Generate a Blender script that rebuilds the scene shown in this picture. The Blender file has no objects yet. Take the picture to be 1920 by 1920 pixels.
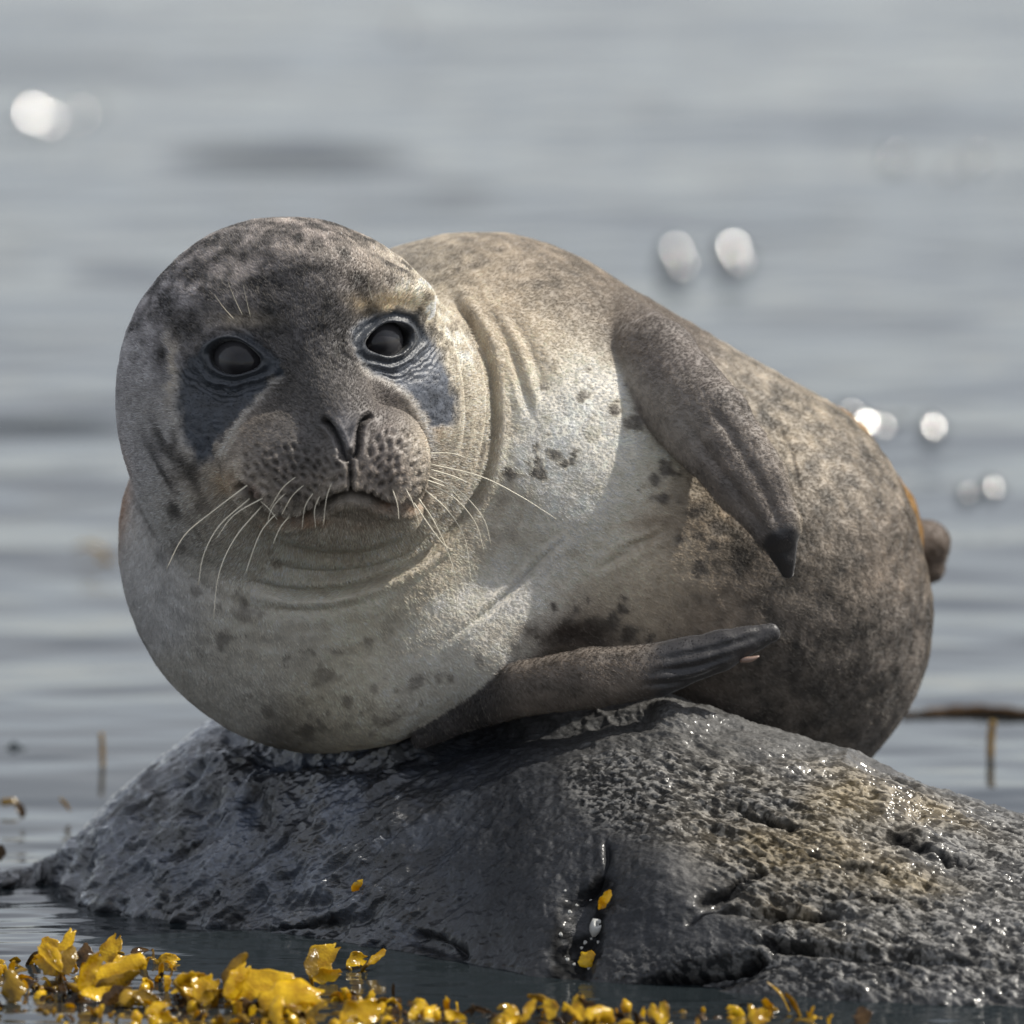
import bpy, math, random
import numpy as np
from mathutils import Vector, Matrix

random.seed(4)
rng = np.random.default_rng(7)
sc = bpy.context.scene

# ------------------------------------------------------------------ camera
D = 7.0                       # metres from lens to the seal's face
PX = 0.85 / 1920.0            # metres per photo pixel at that distance
PITCH = math.radians(8.0)
CH = 1.3215                   # camera height above the water
RIGHT = np.array([1.0, 0, 0])
FWD = np.array([0, math.cos(PITCH), -math.sin(PITCH)])
UP = np.array([0, math.sin(PITCH), math.cos(PITCH)])
CPOS = np.array([0, -D * math.cos(PITCH), CH])

cam_d = bpy.data.cameras.new('camera')
cam = bpy.data.objects.new('camera', cam_d)
sc.collection.objects.link(cam)
cam.matrix_world = Matrix(((RIGHT[0], UP[0], -FWD[0], CPOS[0]), (RIGHT[1], UP[1], -FWD[1], CPOS[1]),
                           (RIGHT[2], UP[2], -FWD[2], CPOS[2]), (0, 0, 0, 1)))
cam_d.sensor_width = 36.0
cam_d.lens = 36.0 * D / 0.85
cam_d.clip_start = 0.5
cam_d.clip_end = 5000
cam_d.dof.use_dof = True
cam_d.dof.focus_distance = D - 0.07
cam_d.dof.aperture_fstop = 4.1
sc.camera = cam

# ------------------------------------------------------------------ sky and sun
SUN_AZ = math.radians(82)     # to the right of the seal
SUN_EL = math.radians(50)
SUN_DIR = np.array([math.sin(SUN_AZ) * math.cos(SUN_EL), math.cos(SUN_AZ) * math.cos(SUN_EL), math.sin(SUN_EL)])
CLOUD = (2.95, 2.95, 3.0)
world = bpy.data.worlds.new('World')
sc.world = world
world.use_nodes = True
wn = world.node_tree
bg = wn.nodes['Background']
sky = wn.nodes.new('ShaderNodeTexSky')
sky.sky_type = 'NISHITA'
sky.sun_disc = False
sky.sun_elevation = SUN_EL
sky.sun_rotation = SUN_AZ
sky.air_density = 1.0
sky.dust_density = 1.6
sky.ozone_density = 1.0
bg.inputs["Strength"].default_value = 0.15
# thin high cloud veiling the blue, in soft uneven sheets
tco = wn.nodes.new('ShaderNodeTexCoord')
cmap = wn.nodes.new('ShaderNodeMapping'); cmap.inputs['Scale'].default_value = (1.0, 1.0, 3.0)
cn = wn.nodes.new('ShaderNodeTexNoise'); cn.inputs['Scale'].default_value = 2.2; cn.inputs['Detail'].default_value = 5.0
cr_ = wn.nodes.new('ShaderNodeMapRange'); cr_.inputs[1].default_value = 0.3; cr_.inputs[2].default_value = 0.7
cr_.inputs[3].default_value = 0.58; cr_.inputs[4].default_value = 0.92
cmx = wn.nodes.new('ShaderNodeMixRGB'); cmx.inputs[2].default_value = (CLOUD[0], CLOUD[1], CLOUD[2], 1)
wn.links.new(tco.outputs['Generated'], cmap.inputs[0]); wn.links.new(cmap.outputs[0], cn.inputs['Vector'])
wn.links.new(cn.outputs['Fac'], cr_.inputs[0]); wn.links.new(cr_.outputs[0], cmx.inputs[0])
wn.links.new(sky.outputs[0], cmx.inputs[1]); wn.links.new(cmx.outputs[0], bg.inputs[0])
sl = bpy.data.lights.new('sun', 'SUN')
sl.energy = 3.5
sl.angle = math.radians(0.53)
sl.color = (1.0, 0.95, 0.86)
sun = bpy.data.objects.new('sun', sl)
sc.collection.objects.link(sun)
sun.rotation_euler = Vector(SUN_DIR.tolist()).to_track_quat('Z', 'Y').to_euler()
sun.location = (2, 2, 5)
sc.view_settings.view_transform = 'Standard'
sc.view_settings.look = 'None'
sc.view_settings.gamma = 1
sc.view_settings.use_curve_mapping = False
sc.view_settings.exposure = 0.78
sc.cycles.max_bounces = 6
sc.cycles.sample_clamp_indirect = 6
try:
    sc.cycles_curves.shape = 'RIBBONS'
except Exception:
    pass

# ------------------------------------------------------------------ frames
# a modelling frame M (x right, y up, z away from the shore) in metres, tilted with PITCH, origin at the lens
def mf(px, py, z=0.0):
    d = D + z * PX
    k = PX * d / D
    return np.array([(px - 960) * k, -(py - 960) * k, d])

def m2w(P):
    P = np.asarray(P, float)
    return CPOS + P[..., 0:1] * RIGHT + P[..., 1:2] * UP + P[..., 2:3] * FWD

def w2m(W):
    Q = np.asarray(W, float) - CPOS
    return np.stack([Q @ RIGHT, Q @ UP, Q @ FWD], -1)

def to_px(P):
    k = PX * P[..., 2] / D
    return 960 + P[..., 0] / k, 960 - P[..., 1] / k

def at(px, py, z=0.0):
    return m2w(mf(px, py, z))

def on_water(px, py, h=0.0):
    dirv = at(px, py, 0) - CPOS
    t = (h - CPOS[2]) / dirv[2]
    return CPOS + dirv * t

# ------------------------------------------------------------------ numpy noise
TB = np.random.default_rng(11).random((64, 64, 64)).astype(np.float32)

def vnoise(P):
    P = np.asarray(P, np.float32)
    i = np.floor(P).astype(np.int64)
    f = P - i
    f = f * f * (3 - 2 * f)
    i &= 63
    j = (i + 1) & 63
    x0, y0, z0 = i[..., 0], i[..., 1], i[..., 2]
    x1, y1, z1 = j[..., 0], j[..., 1], j[..., 2]
    fx, fy, fz = f[..., 0], f[..., 1], f[..., 2]
    a = TB[x0, y0, z0] * (1 - fx) + TB[x1, y0, z0] * fx
    b = TB[x0, y1, z0] * (1 - fx) + TB[x1, y1, z0] * fx
    c = TB[x0, y0, z1] * (1 - fx) + TB[x1, y0, z1] * fx
    d = TB[x0, y1, z1] * (1 - fx) + TB[x1, y1, z1] * fx
    a = a * (1 - fy) + b * fy
    c = c * (1 - fy) + d * fy
    return (a * (1 - fz) + c * fz) * 2 - 1

def fbm(P, octaves=4, gain=0.5, lac=2.03):
    s = 0; a = 1.0; t = 0
    P = np.asarray(P, np.float32)
    for o in range(octaves):
        s = s + a * vnoise(P + o * 17.3)
        t += a
        a *= gain
        P = P * lac
    return s / t

def ridge(P, octaves=4, gain=0.5):
    s = 0; a = 1.0; t = 0
    P = np.asarray(P, np.float32)
    for o in range(octaves):
        s = s + a * (1 - 2 * np.abs(vnoise(P + o * 9.1)))
        t += a
        a *= gain
        P = P * 2.07
    return s / t

def sstep(e0, e1, x):
    t = np.clip((x - e0) / (e1 - e0), 0, 1)
    return t * t * (3 - 2 * t)

# ------------------------------------------------------------------ mesh helpers
def make_mesh(name, V, F, mat=None, parent=None, smooth=True, col=None, extra=None):
    V = np.ascontiguousarray(V, np.float32)
    F = np.ascontiguousarray(F, np.int32)
    me = bpy.data.meshes.new(name)
    me.vertices.add(len(V)); me.vertices.foreach_set('co', V.ravel())
    n = F.shape[1]
    me.loops.add(F.size); me.loops.foreach_set('vertex_index', F.ravel())
    me.polygons.add(len(F))
    me.polygons.foreach_set('loop_start', np.arange(0, F.size, n, dtype=np.int32))
    try:
        me.polygons.foreach_set('loop_total', np.full(len(F), n, np.int32))
    except Exception:
        pass
    me.update(calc_edges=True)
    me.validate()
    if smooth:
        me.polygons.foreach_set('use_smooth', np.ones(len(me.polygons), bool))
    if col is not None:
        a = me.color_attributes.new('tint', 'FLOAT_COLOR', 'POINT')
        c4 = np.ones((len(V), 4), np.float32); c4[:, :3] = col
        a.data.foreach_set('color', c4.ravel())
    for k, v in (extra or {}).items():
        a = me.attributes.new(k, 'FLOAT', 'POINT')
        a.data.foreach_set('value', np.ascontiguousarray(v, np.float32))
    if mat:
        me.materials.append(mat)
    o = bpy.data.objects.new(name, me)
    sc.collection.objects.link(o)
    if parent:
        o.parent = parent
        o.matrix_parent_inverse = parent.matrix_world.inverted()
    return o

def empty(name, loc):
    o = bpy.data.objects.new(name, None)
    sc.collection.objects.link(o)
    o.location = Vector([float(v) for v in loc])
    o.empty_display_size = 0.05
    bpy.context.view_layer.update()
    return o

def tag(o, label=None, cat=None, group=None, kind=None):
    if label: o['label'] = label
    if cat: o['category'] = cat
    if group: o['group'] = group
    if kind: o['kind'] = kind
    return o

def tube(pts, radii, n=8, flat=1.0):
    """swept tube through pts (world), returns V,F"""
    pts = np.asarray(pts, float)
    m = len(pts)
    tg = np.gradient(pts, axis=0)
    tg /= np.linalg.norm(tg, axis=1)[:, None] + 1e-12
    ref = np.array([0.0, 0.0, 1.0])
    V = []
    for i in range(m):
        a = np.cross(tg[i], ref)
        if np.linalg.norm(a) < 1e-3:
            a = np.cross(tg[i], np.array([1.0, 0, 0]))
        a /= np.linalg.norm(a); b = np.cross(a, tg[i])
        for k in range(n):
            t = 2 * math.pi * k / n
            V.append(pts[i] + radii[i] * (math.cos(t) * a + flat * math.sin(t) * b))
    V.append(pts[0]); V.append(pts[-1])
    F = []
    for i in range(m - 1):
        for k in range(n):
            F.append((i * n + k, i * n + (k + 1) % n, (i + 1) * n + (k + 1) % n, (i + 1) * n + k))
    Ftri = []
    for k in range(n):
        Ftri.append((m * n, (k + 1) % n, k, k))
        Ftri.append((m * n + 1, (m - 1) * n + k, (m - 1) * n + (k + 1) % n, (m - 1) * n + (k + 1) % n))
    return np.array(V), F, Ftri

def tube_obj(name, pts, radii, mat, parent=None, n=8, flat=1.0):
    V, F, T = tube(pts, radii, n, flat)
    me = bpy.data.meshes.new(name)
    me.from_pydata([tuple(v) for v in V], [], [tuple(f) for f in F] + [t[:3] for t in T])
    for p in me.polygons: p.use_smooth = True
    me.materials.append(mat)
    o = bpy.data.objects.new(name, me)
    sc.collection.objects.link(o)
    if parent:
        o.parent = parent
        o.matrix_parent_inverse = parent.matrix_world.inverted()
    return o

def spline(pts, n):
    """Catmull-Rom through pts"""
    P = np.asarray(pts, float)
    if len(P) == 2:
        t = np.linspace(0, 1, n)[:, None]
        return P[0] * (1 - t) + P[1] * t
    E = np.vstack([2 * P[0] - P[1], P, 2 * P[-1] - P[-2]])
    u = np.linspace(0, len(P) - 1 - 1e-6, n)
    i = u.astype(int); f = (u - i)[:, None]
    a, b, c, d = E[i], E[i + 1], E[i + 2], E[i + 3]
    return 0.5 * (2 * b + (c - a) * f + (2 * a - 5 * b + 4 * c - d) * f**2 + (3 * b - a - 3 * c + d) * f**3)

# ------------------------------------------------------------------ materials
def new_mat(name):
    m = bpy.data.materials.new(name)
    m.use_nodes = True
    nt = m.node_tree
    return m, nt, nt.nodes['Principled BSDF']

def nd(nt, typ, **kw):
    n = nt.nodes.new(typ)
    for k, v in kw.items():
        if k in n.inputs: n.inputs[k].default_value = v
        else: setattr(n, k, v)
    return n

def lin(c):
    c = np.asarray(c, float) / 255.0
    return np.where(c <= 0.04045, c / 12.92, ((c + 0.055) / 1.055) ** 2.4)

# ================================================================== WATER
def water():
    m, nt, p = new_mat('sea_water')
    p.inputs['Base Color'].default_value = (0.012, 0.016, 0.018, 1)
    p.inputs['Roughness'].default_value = 0.09
    p.inputs['IOR'].default_value = 1.333
    geo = nd(nt, 'ShaderNodeNewGeometry')
    mp = nd(nt, 'ShaderNodeMapping'); mp.inputs['Scale'].default_value = (0.45, 1.0, 1.0)
    nt.links.new(geo.outputs['Position'], mp.inputs['Vector'])
    n1 = nd(nt, 'ShaderNodeTexNoise', Scale=26.0, Detail=3.0, Roughness=0.5)
    nt.links.new(mp.outputs[0], n1.inputs['Vector'])
    b = nd(nt, 'ShaderNodeBump', Strength=1.0, Distance=0.0009)
    nt.links.new(n1.outputs['Fac'], b.inputs['Height'])
    nt.links.new(b.outputs[0], p.inputs['Normal'])

    def axis(fine0, fine1, step, far0, far1):
        a = [fine0]; s = step
        while a[-1] > far0:
            s *= 1.35; a.append(a[-1] - s)
        b_ = [fine1]; s = step
        while b_[-1] < far1:
            s *= 1.35; b_.append(b_[-1] + s)
        return np.array(a[::-1] + list(np.arange(fine0 + step, fine1, step)) + b_)
    xs = axis(-1.35, 1.35, 0.0125, -900, 900)
    ys = axis(-1.0, 10.2, 0.0125, -60, 2500)
    ys = np.concatenate([ys[(ys < -.62) | (ys > .45)], np.arange(-.62, .45, .005)])
    for px, py, s_ in GLINTS:
        q = on_water(px, py); off = np.arange(-1.6 * s_, 1.6 * s_, 0.004)
        xs = np.concatenate([xs[np.abs(xs - q[0]) > 1.6 * s_], q[0] + off]); ys = np.concatenate([ys[np.abs(ys - q[1]) > 1.6 * s_], q[1] + off])
    xs = np.unique(np.round(xs, 4)); ys = np.unique(np.round(ys, 4))
    X, Y = np.meshgrid(xs, ys)
    H = np.zeros_like(X)
    r = np.random.default_rng(5)
    for i in range(26):
        wl = 0.10 * (1.16 ** i) * 1.0
        if wl > 2.2: break
        ang = r.normal(0, 0.6)
        kx, ky = math.sin(ang) * 2 * math.pi / wl, math.cos(ang) * 2 * math.pi / wl
        amp = 0.0036 * wl ** 0.8
        env = 0.5 + 0.5 * fbm(np.stack([X * 0.9 / wl ** .5, Y * 0.5 / wl ** .5, np.full_like(X, i * 3.1)], -1), 2)
        H += amp * env * np.sin(kx * X + ky * Y + r.random() * 6.28)
    # calmer close to the rock, livelier out at sea
    H *= 0.5 + 0.5 * sstep(0.4, 2.0, Y)
    H += 0.0020 * fbm(np.stack([X * 7, Y * 24, X * 0], -1), 3, .6) * sstep(3.0, 1.0, Y)
    H += 0.0011 * fbm(np.stack([X * 14, Y * 75, X * 0 + 4], -1), 2, .5) * sstep(.5, .3, Y)
    # single wavelets: (px, py, width m, tilt of the near face, kind)
    V3 = np.stack([X, Y, H], -1)
    def facet(px, py, wx, wy, tilt=None):
        nonlocal H
        q = on_water(px, py)
        view = CPOS - q; view /= np.linalg.norm(view)
        if tilt is None:
            h = view + SUN_DIR; h /= np.linalg.norm(h)
            sx, sy = -h[0] / h[2], -h[1] / h[2]
        else:
            sx, sy = 0.0, tilt
        dx, dy = X - q[0], Y - q[1]
        w = np.exp(-(dx / wx) ** 4 - (dy / wy) ** 4)
        H = H * (1 - w) + w * (sx * dx + sy * dy + (0.9 * wx - 0.5 * (0.11 / wx) * (dx ** 2 + dy ** 2) if tilt is None else 0.0))
    for px, py, s in GLINTS:
        facet(px, py, s, s)
    for px, py, wx, wy, t in DARKS:
        facet(px, py, wx, wy, t)
    fade = sstep(40, 14, np.abs(Y)) * sstep(30, 8, np.abs(X))
    H *= fade
    V = np.stack([X, Y, H], -1).reshape(-1, 3)
    ny, nx = X.shape
    idx = np.arange(nx * ny).reshape(ny, nx)
    F = np.stack([idx[:-1, :-1], idx[:-1, 1:], idx[1:, 1:], idx[1:, :-1]], -1).reshape(-1, 4)
    o = make_mesh('sea_water', V, F, m)
    tag(o, kind='structure')
    # sea bed, so that the water stands on something
    b_, nt2, p2 = new_mat('sea_bed')
    n = nd(nt2, 'ShaderNodeTexNoise', Scale=3.0, Detail=6.0)
    cr = nd(nt2, 'ShaderNodeValToRGB')
    cr.color_ramp.elements[0].color = (0.03, 0.028, 0.02, 1); cr.color_ramp.elements[1].color = (0.09, 0.08, 0.06, 1)
    nt2.links.new(n.outputs['Fac'], cr.inputs[0]); nt2.links.new(cr.outputs[0], p2.inputs['Base Color'])
    g = 900
    o = make_mesh('sea_bed', np.array([(-g, -60, -0.5), (g, -60, -0.5), (g, 2500, -0.5), (-g, 2500, -0.5)]), np.array([(0, 1, 2, 3)]), b_, smooth=False)
    tag(o, kind='structure')

GLINTS = [(62, 222, .015), (92, 234, .012), (150, 222, .012), (178, 212, .009), (1268, 492, .021), (1375, 486, .021), (1596, 786, .013), (1624, 808, .014), (1656, 812, .012), (1690, 800, .008), (1750, 815, .0145), (1862, 925, .012), (1815, 935, .010), (30, 1412, .007), (1790, 335, .012), (1680, 300, .012), (760, 65, .012), (1830, 300, .009)]
DARKS = [(540, 300, .20, .13, 0.22), (70, 800, .12, .06, 0.26), (240, 512, .10, .08, 0.12), (100, 130, .25, .15, 0.10), (40, 900, .12, .04, 0.12), (1180, 40, .3, .15, .06), (1600, 600, .2, .12, .06)]

# ================================================================== ROCK
RX = [-500, -150, 90, 200, 400, 600, 800, 1000, 1250, 1400, 1600, 1750, 1920, 2300, 2700]
R_Y = [1700, 1690, 1632, 1500, 1352, 1345, 1340, 1330, 1315, 1366, 1428, 1485, 1528, 1630, 1740]   # crest line
R_D = [7.27, 7.27, 7.27, 7.26, 7.22, 7.16, 7.11, 7.06, 7.02, 7.00, 6.99, 6.99, 7.00, 7.0, 7.0]   # its distance
RFY = [1700, 1690, 1640, 1700, 1735, 1760, 1790, 1830, 1850, 1862, 1878, 1885, 1895, 1900, 1900]  # front water line

def rock_mat():
    m, nt, p = new_mat('wet_basalt')
    L = nt.links
    geo = nd(nt, 'ShaderNodeNewGeometry')
    at_ = nd(nt, 'ShaderNodeAttribute'); at_.attribute_name = 'tint'
    n2 = nd(nt, 'ShaderNodeTexNoise', Scale=260.0, Detail=5.0, Roughness=0.65)
    L.new(geo.outputs['Position'], n2.inputs['Vector'])
    mr = nd(nt, 'ShaderNodeMapRange'); mr.inputs[1].default_value = 0.3; mr.inputs[2].default_value = 0.7
    mr.inputs[3].default_value = 0.45; mr.inputs[4].default_value = 1.6
    L.new(n2.outputs['Fac'], mr.inputs[0])
    mx = nd(nt, 'ShaderNodeVectorMath', operation='MULTIPLY')
    L.new(at_.outputs['Color'], mx.inputs[0]); L.new(mr.outputs[0], mx.inputs[1])
    L.new(mx.outputs[0], p.inputs['Base Color'])
    wet = nd(nt, 'ShaderNodeAttribute'); wet.attribute_name = 'rough'
    L.new(wet.outputs['Fac'], p.inputs['Roughness'])
    mp3 = nd(nt, 'ShaderNodeMapping'); mp3.inputs['Rotation'].default_value = (0, math.radians(-28), 0); mp3.inputs['Scale'].default_value = (0.55, 1.0, 1.3)
    L.new(geo.outputs['Position'], mp3.inputs['Vector'])
    n3 = nd(nt, 'ShaderNodeTexNoise', Scale=420.0, Detail=4.0, Roughness=0.7)
    L.new(mp3.outputs[0], n3.inputs['Vector'])
    vo = nd(nt, 'ShaderNodeTexVoronoi', Scale=230.0); L.new(geo.outputs['Position'], vo.inputs['Vector'])
    b1 = nd(nt, 'ShaderNodeBump', Strength=0.8, Distance=0.0014); L.new(n3.outputs['Fac'], b1.inputs['Height'])
    b2 = nd(nt, 'ShaderNodeBump', Strength=0.25, Distance=0.0010); L.new(vo.outputs['Distance'], b2.inputs['Height'])
    L.new(b1.outputs[0], b2.inputs['Normal']); L.new(b2.outputs[0], p.inputs['Normal'])
    sa = nd(nt, 'ShaderNodeAttribute'); sa.attribute_name = 'gloss'
    L.new(sa.outputs['Fac'], p.inputs['Specular IOR Level'])
    wa = nd(nt, 'ShaderNodeAttribute'); wa.attribute_name = 'wet'
    L.new(wa.outputs['Fac'], p.inputs['Coat Weight'])
    p.inputs['Coat Roughness'].default_value = 0.14
    return m

def rock_surface(U, T):
    """U photo column of the crest (px), T in [-1 .. 1.25]: -1 far foot, 0 crest, 1 near waterline"""
    cy = np.interp(U, RX, R_Y); cd = np.interp(U, RX, R_D); fy = np.interp(U, RX, RFY)
    zc = (cd - D) / PX
    C = m2w(np.stack([(U - 960) * PX * cd / D, -(cy - 960) * PX * cd / D, cd], -1))
    k = (fy - 960) * PX / D
    fd = CH / (math.sin(PITCH) + k * math.cos(PITCH))
    Y0 = CPOS[1] + fd * math.cos(PITCH) - k * fd * math.sin(PITCH) * 1.0
    H = np.maximum(C[..., 2], 0.004)
    X = C[..., 0]
    base = -0.12
    front = np.maximum(C[..., 1] - Y0, 0.02)
    t = np.abs(T)
    # near side: convex slope reaching 0 at t = 1
    zf = H * (1 - 0.55 * t - 0.45 * t ** 2.6)
    zf = np.where(t > 1, -(t - 1) * 0.6, zf)
    yf = C[..., 1] - front * t ** 0.92
    zb = H - (H - base) * (1 - np.sqrt(np.clip(1 - t ** 2, 0, 1))) 
    yb = C[..., 1] + (0.10 + 0.9 * H) * t
    Z = np.where(T >= 0, zf, zb)
    Y = np.where(T >= 0, yf, yb)
    return np.stack([X, Y, Z], -1)

def rock():
    us = np.concatenate([np.linspace(-500, -20, 60)[:-1], np.linspace(-20, 1990, 950), np.linspace(1990, 2700, 90)[1:]])
    ts = np.concatenate([np.linspace(-1, 0, 110)[:-1], np.linspace(0, 1.08, 470), np.linspace(1.08, 1.35, 16)[1:]])
    U, T = np.meshgrid(us, ts)
    # soften the piecewise outline
    V = rock_surface(U, T)
    for _ in range(60):
        V[:, 1:-1] = (V[:, :-2] + 2 * V[:, 1:-1] + V[:, 2:]) / 4
    for _ in range(8):
        V[1:-1] = (V[:-2] + 2 * V[1:-1] + V[2:]) / 4
    du = np.gradient(V, axis=1); dt = np.gradient(V, axis=0)
    N = np.cross(dt, du); N /= np.linalg.norm(N, axis=-1)[..., None] + 1e-12
    if N[200, 400, 2] < 0: N = -N
    px, py = to_px(w2m(V))
    P = V * 1.0
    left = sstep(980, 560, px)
    right = sstep(980, 1400, px - (py - 1500) * 0.9)
    midw = np.clip(1 - left - right, 0, 1)
    # big lumps
    disp = 0.010 * fbm(P * 7.0 + 3, 3)
    # diagonal sheared ridges on the left, following the dip of the stone
    a = math.radians(38)
    Q = np.stack([(P[..., 0] * math.cos(a) + P[..., 2] * math.sin(a)) * 13, (-P[..., 0] * math.sin(a) + P[..., 2] * math.cos(a)) * 62, P[..., 1] * 24], -1)
    disp += left * (0.0150 * ridge(Q, 4, .55) * sstep(0.0, .25, T) + 0.0030 * fbm(P * np.array([70, 90, 110]), 3, .55))
    # layered crust on the right, dipping towards the lower right
    a = math.radians(-24)
    Q = np.stack([(P[..., 0] * math.cos(a) + P[..., 2] * math.sin(a)) * 18, (-P[..., 0] * math.sin(a) + P[..., 2] * math.cos(a)) * 90, P[..., 1] * 40], -1)
    disp += right * (0.0060 * ridge(Q + 40, 4, .5) + 0.0018 * fbm(P * 75 + 9, 4, .65))
    disp += midw * (0.0030 * fbm(P * np.array([40, 60, 60]) + 5, 4, .6) + .0012 * ridge(P * 90 + 8, 2))
    disp += (0.0006 + 0.0004 * right + .0005 * left) * fbm(P * np.array([110, 170, 200]) + 1, 3, .6)
    pits = vnoise(P * 48 + 77)
    disp -= (0.15 + left * 0.5 + right * .5) * 0.006 * sstep(0.58, 0.85, pits)
    # hollows and cracks, at (px, py, rx, ry, depth, angle)
    for hx, hy, rx, ry, dp, an in [(385, 1515, 34, 16, .012, -30), (490, 1530, 30, 26, .014, -40), (400, 1560, 36, 14, .008, -30),
                                   (560, 1700, 70, 16, .010, -12), (1090, 1755, 36, 80, .014, 8), (1130, 1640, 14, 60, .003, 20),
                                   (800, 1765, 60, 18, .010, 20), (1350, 1690, 62, 9, .010, -32), (1300, 1840, 150, 24, .018, -14),
                                   (1480, 1720, 95, 8, .010, 4), (1700, 1590, 80, 12, .012, 24), (1450, 1540, 50, 7, .008, 18),
                                   (620, 1735, 70, 12, .012, -16), (1700, 1800, 180, 9, .008, 6), (1540, 1790, 120, 9, .010, 10),
                                   (900, 1545, 22, 9, .003, -30), (1620, 1635, 40, 6, .007, 4)]:
        an = math.radians(an)
        dx = (px - hx); dy = (py - hy)
        e = ((dx * math.cos(an) + dy * math.sin(an)) / rx) ** 2 + ((-dx * math.sin(an) + dy * math.cos(an)) / ry) ** 2
        e = e * (1 + 0.5 * fbm(P * 70 + 2, 2))
        disp -= np.where(T > -0.02, dp * np.exp(-e ** 1.3), 0)
    # a raised shoulder at the right of the cleft
    dC, _ = poly_d(px, py, spline([(430, 1385), (560, 1432), (740, 1430), (900, 1375), (1060, 1350), (1200, 1335)], 20))
    disp -= 0.013 * np.exp(-(dC / 26) ** 2) * (T > -.3)
    disp += 0.012 * np.exp(-((px - 1230) / 90) ** 2 - ((py - 1640) / 90) ** 2) * (T > 0)
    # long black cracks following the layers
    crk = np.zeros_like(px)
    wob = 9 * fbm(P * 45 + 21, 3)
    for pts, w, dp in [([(1655, 1552), (1720, 1585), (1780, 1612), (1840, 1638)], 9, .007), ([(1425, 1528), (1460, 1540), (1495, 1556)], 5, .005),
                       ([(1300, 1705), (1345, 1680), (1400, 1645), (1440, 1640)], 7, .007), ([(1440, 1722), (1500, 1716), (1578, 1726)], 8, .008),
                       ([(1420, 1758), (1480, 1782), (1540, 1790), (1620, 1806), (1700, 1812)], 7, .007), ([(1540, 1690), (1620, 1690), (1690, 1705)], 5, .004),
                       ([(1280, 1740), (1330, 1720), (1400, 1700)], 5, .004), ([(1500, 1600), (1560, 1625), (1610, 1632)], 4, .004), ([(1620, 1648), (1665, 1642)], 6, .005),
                       ([(1135, 1570), (1138, 1620), (1120, 1655), (1060, 1700)], 6, .004), ([(1540, 1380), (1640, 1440), (1750, 1500)], 4, .004),
                       ([(1180, 1850), (1280, 1830), (1400, 1815), (1440, 1790)], 9, .008), ([(640, 1712), (560, 1740), (470, 1750)], 8, .006), ([(770, 1745), (830, 1760), (880, 1800)], 6, .004),
                       ([(230, 1560), (320, 1480), (400, 1420)], 5, .005), ([(300, 1640), (400, 1570), (520, 1470)], 5, .005), ([(190, 1640), (270, 1590)], 4, .004), ([(420, 1660), (520, 1600), (600, 1520)], 5, .004)]:
        d, t = poly_d(px + wob, py + wob * .6, spline(pts, 14))
        g = np.exp(-(d / (w * (.7 + .5 * np.sin(t * 9)))) ** 2) * (T > 0) * sstep(0, .15, t) * sstep(1, .85, t)
        disp -= dp * g; crk = np.maximum(crk, g * min(1, dp / .006))
    # fine crystalline crust of the right half, over smooth dark basalt
    a = math.radians(-22)
    Qf = np.stack([(P[..., 0] * math.cos(a) + P[..., 2] * math.sin(a)) * 170, (-P[..., 0] * math.sin(a) + P[..., 2] * math.cos(a)) * 330, P[..., 1] * 240], -1)
    fl = fbm(Qf, 3, .65)
    crust = sstep(30, -30, sdpoly(px + 2.2 * wob, py + 2.2 * wob, [(1080, 1420), (1250, 1395), (1400, 1425), (1560, 1430), (2400, 1650), (2400, 1900), (1420, 1870), (1400, 1740), (1360, 1650), (1250, 1590), (1110, 1545), (1060, 1480)]))
    low = sstep(26, -20, sdpoly(px + 2 * wob, py + 2 * wob, [(1120, 1790), (1240, 1775), (1400, 1780), (1420, 1850), (1150, 1850)]))
    crust = np.maximum(crust, low * .7) * (T > -.4)
    fle = sstep(-.06, .20, fl)
    disp += crust * .0009 * fle
    V2 = V + N * disp[..., None]
    px2, py2 = to_px(w2m(V2))
    # colour of the stone, with some sky sheen and recess shade painted in
    dark = lin((30, 32, 36)); pale = lin((80, 79, 77)); tan = lin((98, 86, 62))
    c = np.ones(V.shape) * dark
    wr = right[..., None] * (0.7 + 0.3 * sstep(-.3, .4, fbm(P * 16 + 3, 3)))[..., None]
    c = c * (1 - wr) + pale * wr
    wt = np.zeros_like(px)
    for hx, hy, rx, ry in [(1480, 1500, 160, 50), (1640, 1500, 150, 45), (1480, 1720, 130, 30), (1560, 1620, 160, 50), (1720, 1650, 90, 25), (1400, 1600, 120, 60), (1750, 1530, 90, 20)]:
        wt += np.exp(-((px - hx) / rx) ** 2 - ((py - hy - (px - hx) * .3) / ry) ** 2)
    wt = np.clip(wt * 0.95 * (0.55 + 0.9 * fbm(P * 22, 3)), 0, .9)[..., None] * (T > 0)[..., None]
    c = c * (1 - wt) + tan * wt
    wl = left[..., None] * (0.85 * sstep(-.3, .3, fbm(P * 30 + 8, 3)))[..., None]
    c = c * (1 - wl) + lin((66, 73, 85)) * wl  # bluish sky sheen of the left slope, put into the colour
    dk = sstep(0.05, 0.0, V2[..., 2] + .01 * fbm(P * 30, 2))[..., None] * 0.55        # weed-dark band at the tide line
    c = c * (1 - dk) + lin((30, 31, 32)) * dk
    ck = sstep(10, -10, sdpoly(px2 + wob, py2 + wob, [(1120, 1630), (1160, 1655), (1150, 1700), (1110, 1790), (1095, 1870), (1030, 1870), (1036, 1710), (1080, 1670)])) * (T > 0)      # shade of the deep cleft, painted in near-black
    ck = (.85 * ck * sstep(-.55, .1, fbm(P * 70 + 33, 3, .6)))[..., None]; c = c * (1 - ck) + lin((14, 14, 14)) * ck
    c *= (1 + 0.30 * fbm(P * 55 + 2, 3))[..., None]
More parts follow.
